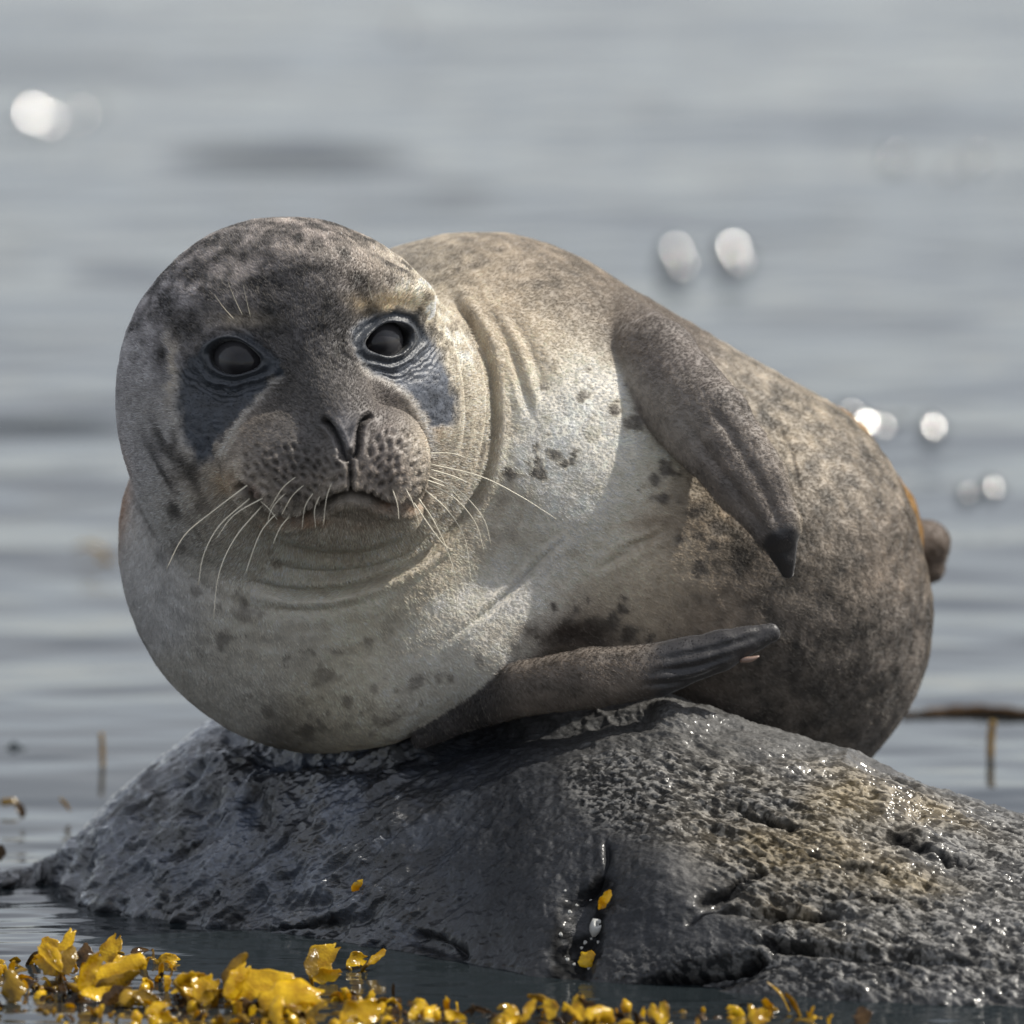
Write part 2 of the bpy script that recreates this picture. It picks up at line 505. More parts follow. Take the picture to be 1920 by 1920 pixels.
    cf = (crust * (1 - ck[..., 0]))[..., None]
    blk = c * .42; wht = c * 1.15 + lin((98, 96, 92)) * .55
    c = c * (1 - cf) + (blk * (1 - fle[..., None]) + wht * fle[..., None]) * cf
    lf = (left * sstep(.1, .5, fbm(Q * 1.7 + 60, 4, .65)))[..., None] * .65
    c = c * (1 - lf) + lin((86, 92, 103)) * lf  # brighter sky highlights on the left ridges, painted as well
    ckk = (.85 * crk)[..., None]; c = c * (1 - ckk) + lin((16, 16, 18)) * ckk
    rough = 0.36 + 0.14 * right - 0.18 * left + 0.10 * midw + 0.12 * fbm(P * 40, 2)
    rough -= 0.12 * sstep(0.06, 0.0, V2[..., 2])
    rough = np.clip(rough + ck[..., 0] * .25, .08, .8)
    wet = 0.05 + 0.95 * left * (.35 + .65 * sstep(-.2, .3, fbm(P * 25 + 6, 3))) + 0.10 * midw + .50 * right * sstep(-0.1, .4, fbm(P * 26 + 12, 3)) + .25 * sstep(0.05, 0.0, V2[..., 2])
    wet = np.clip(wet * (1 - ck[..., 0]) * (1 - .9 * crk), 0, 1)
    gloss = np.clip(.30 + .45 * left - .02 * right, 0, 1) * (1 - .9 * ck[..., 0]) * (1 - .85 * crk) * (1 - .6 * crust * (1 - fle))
    ny, nx = U.shape
    idx = np.arange(nx * ny).reshape(ny, nx)
    F = np.stack([idx[:-1, :-1], idx[:-1, 1:], idx[1:, 1:], idx[1:, :-1]], -1).reshape(-1, 4)
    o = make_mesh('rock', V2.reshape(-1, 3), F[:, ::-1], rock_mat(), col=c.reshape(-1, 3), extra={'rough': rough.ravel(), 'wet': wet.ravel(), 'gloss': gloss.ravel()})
    tag(o, 'large dark wet basalt rock rising from the sea under the seal', 'rock')
    return V2, px, py, N, T

# ================================================================== SEAL
def S(px):                                     # px radius at depth z
    return px * PX

class Prim:
    pass

def cone(pts, k, kz=1.0, tagname='body'):
    """chain of round cones: pts = [(px,py,z,r)...]"""
    q = Prim(); q.kind = 'cone'; q.k = k * PX; q.kz = kz; q.tag = tagname
    q.P = np.array([mf(a, b, c) for a, b, c, r in pts]); q.R = np.array([r * PX * (D + c * PX) / D for a, b, c, r in pts])
    return q

def ell(px, py, z, rx, ry, rz, k, rot=0.0, tagname='body'):
    q = Prim(); q.kind = 'ell'; q.k = k * PX; q.tag = tagname
    q.c = mf(px, py, z); f = PX * (D + z * PX) / D
    q.r = np.array([rx * f, ry * f, rz * f]); q.a = math.radians(rot)
    return q

BODY = [
    cone([(890, 868, 430, 428), (1330, 1090, 540, 402), (1372, 1152, 600, 374)], 0),
    cone([(700, 900, 330, 330), (890, 870, 430, 400)], 60),
    ell(612, 1022, 240, 388, 390, 320, 60),
    cone([(700, 1245, 130, 150), (860, 1200, 120, 128), (1040, 1095, 160, 100)], 34),
    cone([(1500, 900, 780, 153), (1550, 1010, 800, 178)], 30, tagname='rump'),
    cone([(1640, 1010, 960, 70), (1735, 1022, 980, 46), (1738, 1060, 985, 34)], 16, tagname='hind'),
    # face
    ell(572, 802, 30, 340, 318, 235, 30, tagname='head'),
    ell(537, 700, 10, 304, 292, 262, 70, tagname='head'),
    cone([(585, 560, -130, 120), (600, 680, -200, 78), (640, 790, -300, 66)], 55, tagname='head'),
    ell(556, 872, -255, 138, 112, 110, 40, rot=-6, tagname='head'),
    ell(706, 872, -262, 100, 110, 104, 26, rot=8, tagname='head'),
    ell(655, 880, -285, 75, 85, 92, 20, tagname='head'),
    ell(640, 962, -190, 150, 72, 110, 26, tagname='head'),
    ell(430, 850, -70, 130, 150, 130, 70, tagname='head'),
    ell(465, 590, -150, 100, 50, 70, 60, tagname='head'),
    ell(725, 560, -130, 85, 50, 70, 60, tagname='head'),
    # fore flippers
    cone([(1110, 640, 350, 112), (1225, 690, 160, 92), (1325, 795, 66, 84), (1407, 900, 30, 70), (1456, 985, 22, 46), (1476, 1072, 40, 12)], 8, kz=0.5, tagname='flipper'),
    cone([(790, 1385, 90, 20), (880, 1335, 70, 34), (985, 1290, 20, 50), (1110, 1270, -5, 56), (1230, 1256, 0, 48), (1350, 1220, 5, 36), (1446, 1186, 15, 17)], 12, kz=0.6, tagname='flipper2'),
]

def d_prim(q, P):
    if q.kind == 'ell':
        v = P - q.c
        if q.a:
            ca, sa = math.cos(q.a), math.sin(q.a)
            v = np.stack([v[:, 0] * ca - v[:, 1] * sa, v[:, 0] * sa + v[:, 1] * ca, v[:, 2]], -1)
        w = v / q.r
        k0 = np.sqrt((w * w).sum(1)) + 1e-9
        w2 = w / q.r
        k1 = np.sqrt((w2 * w2).sum(1)) + 1e-9
        return k0 * (k0 - 1) / k1
    best = None
    sc_ = np.array([1, 1, 1 / q.kz])
    for i in range(len(q.P) - 1):
        a, b = q.P[i] * sc_, q.P[i + 1] * sc_
        ab = b - a
        v = P * sc_ - a
        t = np.clip((v @ ab) / (ab @ ab), 0, 1)
        e = v - t[:, None] * ab
        d = (np.sqrt((e * e).sum(1)) - (q.R[i] + (q.R[i + 1] - q.R[i]) * t))
        best = d if best is None else smin(best, d, 0.004)
    return best * (0.8 if q.kz < 1 else 1)

def smin(a, b, k):
    if k <= 0: return np.minimum(a, b)
    h = np.clip(0.5 + 0.5 * (b - a) / k, 0, 1)
    return b * (1 - h) + a * h - k * h * (1 - h)

def sdf(P, want_tags=False):
    d = None; tags = {}
    for q in BODY:
        e = d_prim(q, P)
        if want_tags:
            tags[q.tag] = np.minimum(tags.get(q.tag, 9.0), e)
        d = e if d is None else smin(d, e, q.k)
    return (d, tags) if want_tags else d

def surface_nets(xs, ys, zs):
    nx, ny, nz = len(xs), len(ys), len(zs)
    st = 5
    # coarse pass
    cx, cy, cz = xs[::st], ys[::st], zs[::st]
    G = np.stack(np.meshgrid(cx, cy, cz, indexing='ij'), -1).reshape(-1, 3)
    dc = sdf(G).reshape(len(cx), len(cy), len(cz))
    full = np.repeat(np.repeat(np.repeat(dc, st, 0), st, 1), st, 2)[:nx, :ny, :nz].astype(np.float32)
    # nearest-cell repeat is at most one block off
    hx = np.gradient(xs); hy = np.gradient(ys); hz = np.gradient(zs)
    rad = (st * 1.1) * np.sqrt(hx[:, None, None] ** 2 + hy[None, :, None] ** 2 + hz[None, None, :] ** 2) + 0.012
    near = np.abs(full) < rad
    ii = np.argwhere(near)
    vals = np.empty(len(ii), np.float32)
    for s in range(0, len(ii), 400000):
        j = ii[s:s + 400000]
        vals[s:s + 400000] = sdf(np.stack([xs[j[:, 0]], ys[j[:, 1]], zs[j[:, 2]]], -1))
    full[near] = vals
    F = full
    ins = F < 0
    cnt = np.zeros((nx - 1, ny - 1, nz - 1), np.int16)
    acc = np.zeros((nx - 1, ny - 1, nz - 1, 3), np.float32)
    offs = [(0, 0, 0), (1, 0, 0), (0, 1, 0), (1, 1, 0), (0, 0, 1), (1, 0, 1), (0, 1, 1), (1, 1, 1)]
    def sl_(o): return (slice(o[0], nx - 1 + o[0]), slice(o[1], ny - 1 + o[1]), slice(o[2], nz - 1 + o[2]))
    nin = np.zeros(cnt.shape, np.int16)
    for o in offs: nin += ins[sl_(o)]
    act = (nin > 0) & (nin < 8)
    A = np.argwhere(act)
    pos = np.zeros((len(A), 3)); c = np.zeros(len(A))
    co = [xs, ys, zs]
    for a in range(8):
        for b in range(a + 1, 8):
            oa, ob = offs[a], offs[b]
            if sum(abs(oa[i] - ob[i]) for i in range(3)) != 1: continue
            ia = A + oa; ib = A + ob
            fa = F[ia[:, 0], ia[:, 1], ia[:, 2]]; fb = F[ib[:, 0], ib[:, 1], ib[:, 2]]
            m = (fa < 0) != (fb < 0)
            t = np.where(m, fa / (fa - fb + 1e-20), 0)
            pa = np.stack([co[i][ia[:, i]] for i in range(3)], -1); pb = np.stack([co[i][ib[:, i]] for i in range(3)], -1)
            pos += m[:, None] * (pa + (pb - pa) * t[:, None]); c += m
    V = pos / c[:, None]
    vid = -np.ones(cnt.shape, np.int64); vid[A[:, 0], A[:, 1], A[:, 2]] = np.arange(len(A))
    Q = []
    for ax in range(3):
        a = [slice(None)] * 3; b = [slice(None)] * 3
        a[ax] = slice(0, -1); b[ax] = slice(1, None)
        ch = ins[tuple(a)] != ins[tuple(b)]
        E = np.argwhere(ch)
        o1, o2 = [(1, 2), (2, 0), (0, 1)][ax]
        ok = (E[:, o1] > 0) & (E[:, o2] > 0) & (E[:, o1] < F.shape[o1] - 1) & (E[:, o2] < F.shape[o2] - 1)
        E = E[ok]
        flip = ins[E[:, 0], E[:, 1], E[:, 2]]
        def cell(d1, d2):
            I = E.copy(); I[:, o1] -= d1; I[:, o2] -= d2
            return vid[I[:, 0], I[:, 1], I[:, 2]]
        q = np.stack([cell(0, 0), cell(1, 0), cell(1, 1), cell(0, 1)], -1)
        q[~flip] = q[~flip][:, ::-1]
        Q.append(q)
    Q = np.vstack(Q)
    Q = Q[(Q >= 0).all(1)]
    return V, Q

def subdivide(V, Q):
    E = np.vstack([Q[:, [0, 1]], Q[:, [1, 2]], Q[:, [2, 3]], Q[:, [3, 0]]])
    Es = np.sort(E, 1)
    key = Es[:, 0] * (len(V) + 1) + Es[:, 1]
    u, first, inv = np.unique(key, return_index=True, return_inverse=True)
    mid = V[Es[first]].mean(1)
    fc = V[Q].mean(1)
    n = len(V); m = len(mid); f = len(Q)
    e = inv.reshape(4, f) + n
    c = np.arange(f) + n + m
    VV = np.vstack([V, mid, fc])
    QQ = np.vstack([np.stack([Q[:, 0], e[0], c, e[3]], -1), np.stack([e[0], Q[:, 1], e[1], c], -1),
                    np.stack([c, e[1], Q[:, 2], e[2]], -1), np.stack([e[3], c, e[2], Q[:, 3]], -1)])
    return VV, QQ

def vnormals(V, Q):
    n = np.cross(V[Q[:, 2]] - V[Q[:, 0]], V[Q[:, 3]] - V[Q[:, 1]])
    N = np.zeros_like(V)
    for i in range(4):
        for a in range(3):
            N[:, a] += np.bincount(Q[:, i], n[:, a], minlength=len(V))
    return N / (np.linalg.norm(N, axis=1)[:, None] + 1e-20)

def poly_d(px, py, pts, closed=False):
    """distance to polyline, and parameter 0..1 along it"""
    P = np.asarray(pts, float)
    if closed: P = np.vstack([P, P[:1]])
    best = np.full(px.shape, 1e9); par = np.zeros(px.shape)
    for i in range(len(P) - 1):
        a, b = P[i], P[i + 1]; ab = b - a
        t = np.clip(((px - a[0]) * ab[0] + (py - a[1]) * ab[1]) / (ab @ ab), 0, 1)
        d = np.hypot(px - a[0] - t * ab[0], py - a[1] - t * ab[1])
        m = d < best
        best = np.where(m, d, best); par = np.where(m, (i + t) / (len(P) - 1), par)
    return best, par

def inside(px, py, pts):
    P = np.asarray(pts, float); n = len(P)
    r = np.zeros(px.shape, bool)
    for i in range(n):
        a, b = P[i], P[(i + 1) % n]
        c = ((a[1] > py) != (b[1] > py)) & (px < (b[0] - a[0]) * (py - a[1]) / (b[1] - a[1] + 1e-9) + a[0])
        r ^= c
    return r

def sdpoly(px, py, pts):
    d, _ = poly_d(px, py, pts, True)
    return np.where(inside(px, py, pts), -d, d)

EYES = [dict(c=(437, 671), w=45, h=33, rot=8), dict(c=(732, 637), w=39, h=31, rot=-10)]
PATCH = [
    [(352, 668), (334, 700), (332, 760), (346, 820), (372, 872), (392, 868), (405, 835), (440, 790), (478, 745), (522, 700), (528, 678), (500, 655), (472, 630), (430, 622), (395, 636), (375, 655)],
    [(660, 612), (700, 592), (742, 578), (784, 592), (818, 636), (842, 690), (852, 745), (846, 800), (812, 806), (778, 748), (740, 716), (700, 700), (674, 668)],
]
CTRL = [  # fur colours over the coat
    (560, 420, 112, 104, 98), (420, 480, 100, 95, 92), (700, 480, 112, 104, 96), (560, 540, 84, 80, 78), (585, 640, 46, 44, 45), (600, 690, 62, 60, 60), (560, 600, 56, 54, 54), (480, 570, 80, 76, 74),
    (330, 560, 118, 114, 114), (380, 600, 82, 78, 76), (260, 700, 140, 137, 138), (250, 850, 156, 154, 156), (300, 960, 168, 164, 160), (310, 800, 150, 146, 142), (560, 745, 100, 96, 92),
    (560, 820, 60, 57, 56), (500, 820, 76, 71, 68), (540, 900, 90, 81, 76), (740, 880, 92, 80, 75), (720, 800, 84, 76, 72), (650, 720, 96, 91, 88), (620, 780, 66, 63, 62), (690, 760, 110, 102, 96), (440, 850, 150, 138, 124), (430, 920, 170, 158, 142),
    (800, 560, 168, 158, 140), (780, 500, 150, 142, 128), (850, 640, 180, 170, 152), (870, 780, 178, 168, 150), (840, 850, 176, 166, 150), (870, 920, 178, 168, 152), (650, 1060, 182, 172, 154),
    (800, 1020, 178, 168, 150), (420, 1030, 170, 165, 156), (640, 1000, 186, 172, 152), (560, 1040, 196, 188, 172), (720, 1030, 196, 186, 168), (480, 1010, 190, 180, 164), (640, 955, 118, 106, 94), (640, 905, 130, 122, 112), (300, 1100, 162, 160, 158), (500, 1200, 176, 170, 158), (700, 1150, 178, 170, 152),
    (400, 1300, 166, 162, 154), (650, 1350, 182, 174, 156), (800, 1300, 182, 176, 164), (860, 1200, 186, 180, 168), (560, 1440, 90, 86, 80),
    (850, 480, 128, 117, 102), (1000, 490, 120, 109, 95), (1150, 560, 110, 99, 86), (1250, 600, 104, 94, 84), (1060, 560, 124, 113, 98), (1000, 650, 178, 166, 146), (930, 560, 168, 154, 134),
    (1080, 750, 206, 200, 186), (1050, 850, 208, 203, 190), (1100, 950, 202, 194, 178), (1200, 850, 202, 194, 176), (950, 1000, 180, 172, 158), (1000, 1100, 204, 197, 184),
    (1150, 1050, 200, 190, 172), (1280, 950, 130, 117, 100), (1250, 1050, 168, 154, 134), (1230, 1120, 158, 144, 124), (1150, 1130, 172, 158, 138), (1310, 1150, 126, 112, 96), (1400, 1100, 92, 83, 73), (1500, 1050, 88, 80, 70),
    (1500, 1200, 80, 73, 66), (1600, 900, 118, 109, 97), (1500, 800, 132, 122, 107), (1420, 700, 134, 125, 112), (1650, 1050, 104, 94, 83), (1680, 1200, 92, 85, 78),
    (1600, 1320, 80, 74, 68), (1400, 1340, 64, 58, 53), (1300, 1280, 72, 64, 57), (1100, 1180, 104, 90, 78), (1500, 1300, 84, 77, 70), (1350, 1500, 60, 55, 50),
]
SPOTS = [(1015, 725, 11), (1094, 738, 9), (1102, 692, 8), (1192, 792, 20), (1150, 770, 18), (1037, 852, 17), (1012, 886, 13), (951, 882, 11),
         (610, 1266, 26), (778, 1281, 22), (575, 1368, 20), (725, 1353, 18), (1334, 1024, 16), (900, 1243, 12), (1242, 935, 16), 
         (450, 1150, 22), (380, 950, 20), (330, 900, 12), (420, 1190, 16), (690, 1200, 14), (520, 1060, 12),  (700, 1290, 12),
         (845, 1270, 11), (650, 1310, 10), (500, 1330, 12), (340, 1030, 14), (1060, 1165, 14), (370, 1110, 10), (1250, 880, 9), (540, 1230, 9), (1300, 960, 20), (1345, 990, 22), (1275, 1010, 14), (1310, 1060, 16), (1380, 1060, 14), (1230, 900, 12), (1120, 1175, 24), (1180, 1190, 26), (1060, 1190, 20), (1700, 1190, 18), (1560, 1270, 22)]
WR = np.random.default_rng(21)
WPITS = []
for cx_, cy_, rx_, ry_, nr in [(545, 905, 118, 70, 8), (738, 885, 64, 84, 10)]:
    for r_ in range(nr):
        yy = cy_ - ry_ + 2 * ry_ * (r_ + .5) / nr
        w_ = rx_ * math.sqrt(max(0, 1 - ((yy - cy_) / ry_) ** 2))
        n_ = max(2, int(2 * w_ / 17))
        for k_ in range(n_):
            WPITS.append((cx_ - w_ + 2 * w_ * (k_ + .5) / n_ + WR.normal(0, 4.4) + (r_ % 2) * 6, yy + WR.normal(0, 5.0)))

def seal():
    root = empty('seal', at(900, 1400, 200))
    tag(root, 'spotted grey harbour seal lying on its side on the wet rock, facing the viewer', 'seal')

    def axis(segs):
        out = []
        for a, b, h in segs:
            n = max(2, int(round((b - a) / h)))
            out += list(np.linspace(a, b, n, endpoint=False))
        return np.array(out)
    xs = axis([(-0.36, -0.345, .005), (-0.345, -0.04, 0.0024), (-0.04, 0.42, 0.0046)])
    ys = axis([(-0.32, -0.2, .005), (-0.2, -0.04, 0.0046), (-0.04, 0.26, 0.0024)])
    zs = axis([(D - 0.20, D + 0.03, 0.0024), (D + 0.03, D + 0.55, 0.0052)])
    V, Q = surface_nets(xs, ys, zs)
    # keep the largest shell only when stray islands exist
    V, Q = subdivide(V, Q)
    for _ in range(2):
        N = vnormals(V, Q)
        d = sdf(V)
        V = V - N * np.clip(d, -0.004, 0.004)[:, None] * 0.9
    N = vnormals(V, Q)
    px, py = to_px(V)
    z = (V[:, 2] - D) / PX
    facing = -N[:, 2]
    fr = sstep(-0.05, 0.35, facing)
    _, tg = sdf(V, True)
    headw = sstep(0.010, -0.004, tg['head'] - tg['body'])
    headz = headw * fr
    fl1 = sstep(0.006, -0.002, tg['flipper'] - tg['body']) ; fl2 = sstep(0.004, -0.001, tg['flipper2'] - tg['body'])
    bodyd = tg['body']
    fl1 = fl1 * sstep(1120, 1330, px + (py - 560) * .6); 
    u = PX
    disp = np.zeros(len(V))
    P = V * 1.0
    # general unevenness of the coat
    disp += 0.0016 * fbm(P * 28, 3) + 0.0004 * fbm(P * 120, 2)
    rumple = sstep(1150, 1350, px)
    disp += rumple * 0.0022 * fbm(P * 45 + 4, 3)

    def groove(pts, w, depth, mask=None, lip=0.0, zr=None, ends=0.12):
        c = spline(pts, 24)
        d, t = poly_d(px, py, c)
        e = sstep(0, ends, t) * sstep(1, 1 - ends, t) if ends else 1.0
        m = fr * e if mask is None else mask * e
        if zr: m = m * ((z > zr[0]) & (z < zr[1]))
        g = np.exp(-(d / w) ** 2)
        return (-depth * g + lip * np.exp(-((d - 1.9 * w) / (1.1 * w)) ** 2)) * u * m, g * m
    creases = np.zeros(len(V))
    for pts, w, dp, lip, ends in [
        ([(835, 545), (880, 600), (915, 680), (926, 780), (916, 870), (880, 950), (820, 1020), (740, 1072), (640, 1105), (540, 1110), (440, 1080)], 9, 20, 7, .12),
        ([(850, 560), (885, 620), (903, 700), (908, 790), (893, 870), (860, 940)], 5, 6, 4, .25),
        ([(838, 590), (862, 660), (874, 740), (870, 820), (850, 880)], 6, 5, 3, .3),
        ([(900, 560), (950, 640), (985, 740), (1000, 800)], 9, 7, 4, .4),
        ([(930, 560), (990, 650), (1030, 760)], 14, 4, 2, .4),
        ([(1070, 1000), (1030, 1035), (985, 1080), (930, 1130), (880, 1170), (800, 1222)], 6, 10, 4, .35),
        ([(470, 1040), (560, 1070), (660, 1070), (760, 1040), (830, 975), (870, 900)], 8, 9, 5, .3),
        ([(500, 1000), (580, 1035), (680, 1036), (770, 1000)], 7, 4, 2.5, .3),
        ([(280, 1000), (330, 1060), (420, 1120), (520, 1145), (640, 1140), (740, 1110)], 10, 3, 2, .3),
        ([(1110, 1075), (1160, 1045), (1220, 1010), (1270, 985)], 8, 5, 3, .3),
        ([(1140, 1040), (1190, 1018), (1240, 1005)], 5, 3, 2, .3),
        ([(1700, 1130), (1722, 1180), (1705, 1240), (1680, 1290)], 8, 7, 3, .3),
        ([(1440, 760), (1480, 850), (1500, 940)], 5, 3, 2, .3),
    ]:
        a, g = groove(pts, w, dp, lip=lip, ends=ends)
        disp += a; creases = np.maximum(creases, g * min(1, dp / 12))
    fe, _ = poly_d(px, py, spline([(1350, 650), (1420, 740), (1470, 840), (1500, 930), (1500, 1010), (1482, 1075)], 18))
    # flipper: bony fingers and the hind edge, its highlight painted pale below
    for pts, w, dp in [([(1300, 720), (1380, 830), (1440, 930), (1468, 1020)], 9, 4), ([(1340, 690), (1410, 790), (1470, 880), (1490, 960)], 7, 4),
                       ([(1250, 740), (1330, 850), (1400, 945), (1450, 1030)], 9, 3.5),
                       ([(1210, 1240), (1300, 1225), (1380, 1205), (1440, 1185)], 5, 3), ([(1210, 1262), (1300, 1250), (1380, 1225)], 5, 3), ([(1180, 1285), (1290, 1275), (1370, 1240)], 5, 3)]:
        a, g = groove(pts, w, dp, lip=2.0, ends=.3); disp += a * np.maximum(fl1, fl2)
    hm = headz * (z < 60)
    # ---- muzzle
    lines = np.zeros(len(V))
    for pts, w, dp, lip, ends in [
        ([(602, 783), (622, 800), (637, 826), (645, 852), (650, 866)], 6, 27, 4, .08),
        ([(700, 776), (682, 788), (673, 810), (671, 836), (664, 862)], 5.5, 25, 4, .08),
        ([(657, 850), (657, 885), (658, 925)], 4.5, 16, 3, 0),
        ([(462, 925), (490, 958), (520, 976), (560, 974), (592, 957), (622, 936), (657, 927), (692, 932), (722, 948), (755, 950), (785, 936), (800, 915)], 7.5, 24, 5, .05),
        ([(440, 905), (462, 925), (492, 958)], 10, 14, 3, .2),
    ]:
        a, g = groove(pts, w, dp, mask=hm, lip=lip, ends=ends)
        disp += a; lines = np.maximum(lines, g)
    mpl = sstep(14, -34, sdpoly(px, py, [(470, 800), (560, 770), (640, 760), (720, 770), (790, 820), (812, 880), (790, 935), (700, 950), (657, 925), (600, 955), (520, 975), (450, 920), (435, 860)]))
    pitc = np.zeros(len(V))
    sel = np.where((mpl > 0) & (hm > .1))[0]
    for wx, wy in WPITS:
        dx_, dy_ = px[sel] - wx, py[sel] - wy; sg = .35 if wx < 657 else -.35
        d = np.hypot((dx_ - sg * dy_) * 1.1, dy_ * .8)
        g = np.exp(-(d / 3.9) ** 2)
        pitc[sel] = np.maximum(pitc[sel], g)
        disp[sel] += (-4.0 * g + 1.5 * np.exp(-((d - 9) / 4.5) ** 2)) * u * hm[sel]
    # nostril wings
    disp += 7 * u * hm * np.exp(-((px - 640) / 16) ** 2 - ((py - 800) / 26) ** 2)
    # ear holes
    earg = np.exp(-((px - 297 - (py - 665) * .05) / 10) ** 2 - ((py - 665) / 26) ** 2) * hm
    disp -= 10 * u * earg
    # ---- eyes
    socket = np.zeros(len(V)); lidring = np.zeros(len(V)); 
    for e in EYES:
        a = math.radians(e['rot'])
        dx, dy = px - e['c'][0], py - e['c'][1]
        ex = dx * math.cos(a) + dy * math.sin(a); ey = -dx * math.sin(a) + dy * math.cos(a)
        ey2 = np.where(ey < 0, ey / e['h'], ey / (e['h'] * 0.92))
        inner = 1 if e['c'][0] < 600 else -1
        exs = ex * np.where(ex * inner > 0, 0.90, 1.0)          # the inner corner is drawn out
        r = np.sqrt((exs / e['w']) ** 2 + (ey2 * (1 + .22 * sstep(0, 1, ex * inner / e['w']))) ** 2)
        r = r * (1 + sstep(1.05, 1.5, r) * (.10 * fbm(P * 55 + 7, 2) + .06 * fbm(P * 130, 2)))
        m = hm
        disp += -24 * u * m * sstep(1.05, 0.88, r)
        disp += (5 + 6 * sstep(0, -20, ey)) * u * m * np.exp(-((r - 1.18) / .15) ** 2)
        disp += -3.0 * u * m * np.exp(-((r - 1.5) / .14) ** 2) * (0.4 + .6 * sstep(-.3, .4, fbm(P * 60 + 3, 2) + ey / 60))
        disp += 3 * u * m * np.exp(-((r - 1.78) / .16) ** 2) * (0.5 + 0.5 * sstep(-20, 20, ey))
        disp += -2.5 * u * m * np.exp(-((r - 2.1) / .16) ** 2) * (0.3 + 0.7 * sstep(-20, 20, ey))
        disp += -6 * u * m * np.exp(-((r - 2.4) / .9) ** 2)
        # fine wrinkles below the eye
        disp += 1.8 * u * m * np.sin(r * 22 + 3 * fbm(P * 60, 2)) * np.exp(-((r - 2.3) / .6) ** 2) * sstep(0, 20, ey)
        socket = np.maximum(socket, m * sstep(1.08, 0.98, r)); lidring = np.maximum(lidring, m * np.exp(-((r - 1.12) / .2) ** 2))
        e['r'] = r
    disp *= 1.0
    pat = np.zeros(len(V))
    warp = 16 * fbm(P * 90, 3, .65)
    for pl in PATCH:
        pat = np.maximum(pat, hm * sstep(11, -9, sdpoly(px + warp, py + warp * .5, pl)))
    disp -= (3.5 + 0.8 * vnoise(P * np.array([160, 420, 160])) + 0.6 * vnoise(P * 500)) * u * pat
    Vd = V + N * disp[:, None]
    Nn = vnormals(Vd, Q)

    # ---------------- coat colours
    c = np.array(CTRL, float)
    cl = lin(c[:, 2:5]); cl = cl * .92 + cl.mean(1)[:, None] * .08
    wpx = px + 26 * fbm(P * 22, 3); wpy = py + 26 * fbm(P * 22 + 31, 3)
    num = np.zeros((len(V), 3)); den = np.zeros(len(V))
    for i in range(len(c)):
        d2 = ((wpx - c[i, 0]) ** 2 + (wpy - c[i, 1]) ** 2)
        w = np.exp(-d2 / (2 * 55.0 ** 2)) + 1e-3 / (1 + d2 / 1e4) ** 2
        num += w[:, None] * cl[i]; den += w
    col = num / den[:, None]
    # the back turns brown away from the viewer
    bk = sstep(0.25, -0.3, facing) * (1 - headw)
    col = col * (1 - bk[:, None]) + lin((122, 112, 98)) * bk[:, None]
    big = fbm(P * 34 + 8, 4, .6); mid_ = fbm(P * 80 + 3, 3, .6); fine = fbm(P * 230 + 5, 2)
    # dark mottles, stronger over head, flank and back
    am = 0.12 + 0.95 * headw * sstep(720, 600, py) + 0.60 * sstep(1240, 1400, px) + 0.25 * sstep(620, 520, py)
    am = np.where(headw > .5, np.maximum(am, 0.42 * sstep(740, 800, py) * mpl), am)
    fleck = sstep(.25, .6, vnoise(P * 170 + 3)) * headw * sstep(760, 620, py)
    col *= np.clip(1 + am * (1.5 * mid_ + .9 * big) + 0.18 * fine + .55 * fleck, .3, 2.2)[:, None]
    # small pale curls on the flank
    ring = sstep(0.10, 0.0, np.abs(fbm(P * 62 + 50, 2) - 0.08)) * sstep(1330, 1480, px) * sstep(700, 1000, py)
    col *= (1 + 0.30 * ring)[:, None]
    # streaks along neck folds and cheeks
    ang = np.arctan2(py - 800, px - 590); rad = np.hypot(px - 590, py - 800)
    st = vnoise(np.stack([ang * 5, rad / 11, z / 200], -1)) * sstep(300, 340, rad) * sstep(520, 430, rad) * sstep(0.6, 0.2, headw * (rad < 240))
    col *= (1 + 0.13 * st)[:, None]
    # left cheek streaks run down and right
    q = ((px - 300) * .8 + (py - 900) * -.45) / 13; q2 = ((px - 300) * .45 + (py - 900) * .8) / 60
    ls = vnoise(np.stack([q, q2, z * 0 + 4], -1)) * np.exp(-((px - 330) / 90) ** 2 - ((py - 900) / 170) ** 2)
    col *= (1 - 0.75 * sstep(0.1, 0.7, ls))[:, None]
    # spots
    dark = lin((74, 68, 62))
    for sx, sy, sr in SPOTS:
        ii = np.where((np.abs(px - sx) < sr * 3) & (np.abs(py - sy) < sr * 3) & (facing > -.1))[0]
        wv = 1 + 1.5 * fbm(P[ii] * 95 + sx, 3, .65)
        r = np.hypot(px[ii] - sx, (py[ii] - sy) * 1.15) * wv / sr
        w = ((0.80 if sx > 930 else 0.50) * sstep(1.25, 0.45, r))[:, None]
        col[ii] = col[ii] * (1 - w) + dark * w
    sp = sstep(0.50, 0.68, vnoise(P * 58 + 90)) * 0.18 * (1 - headw)
    col *= (1 - sp)[:, None]
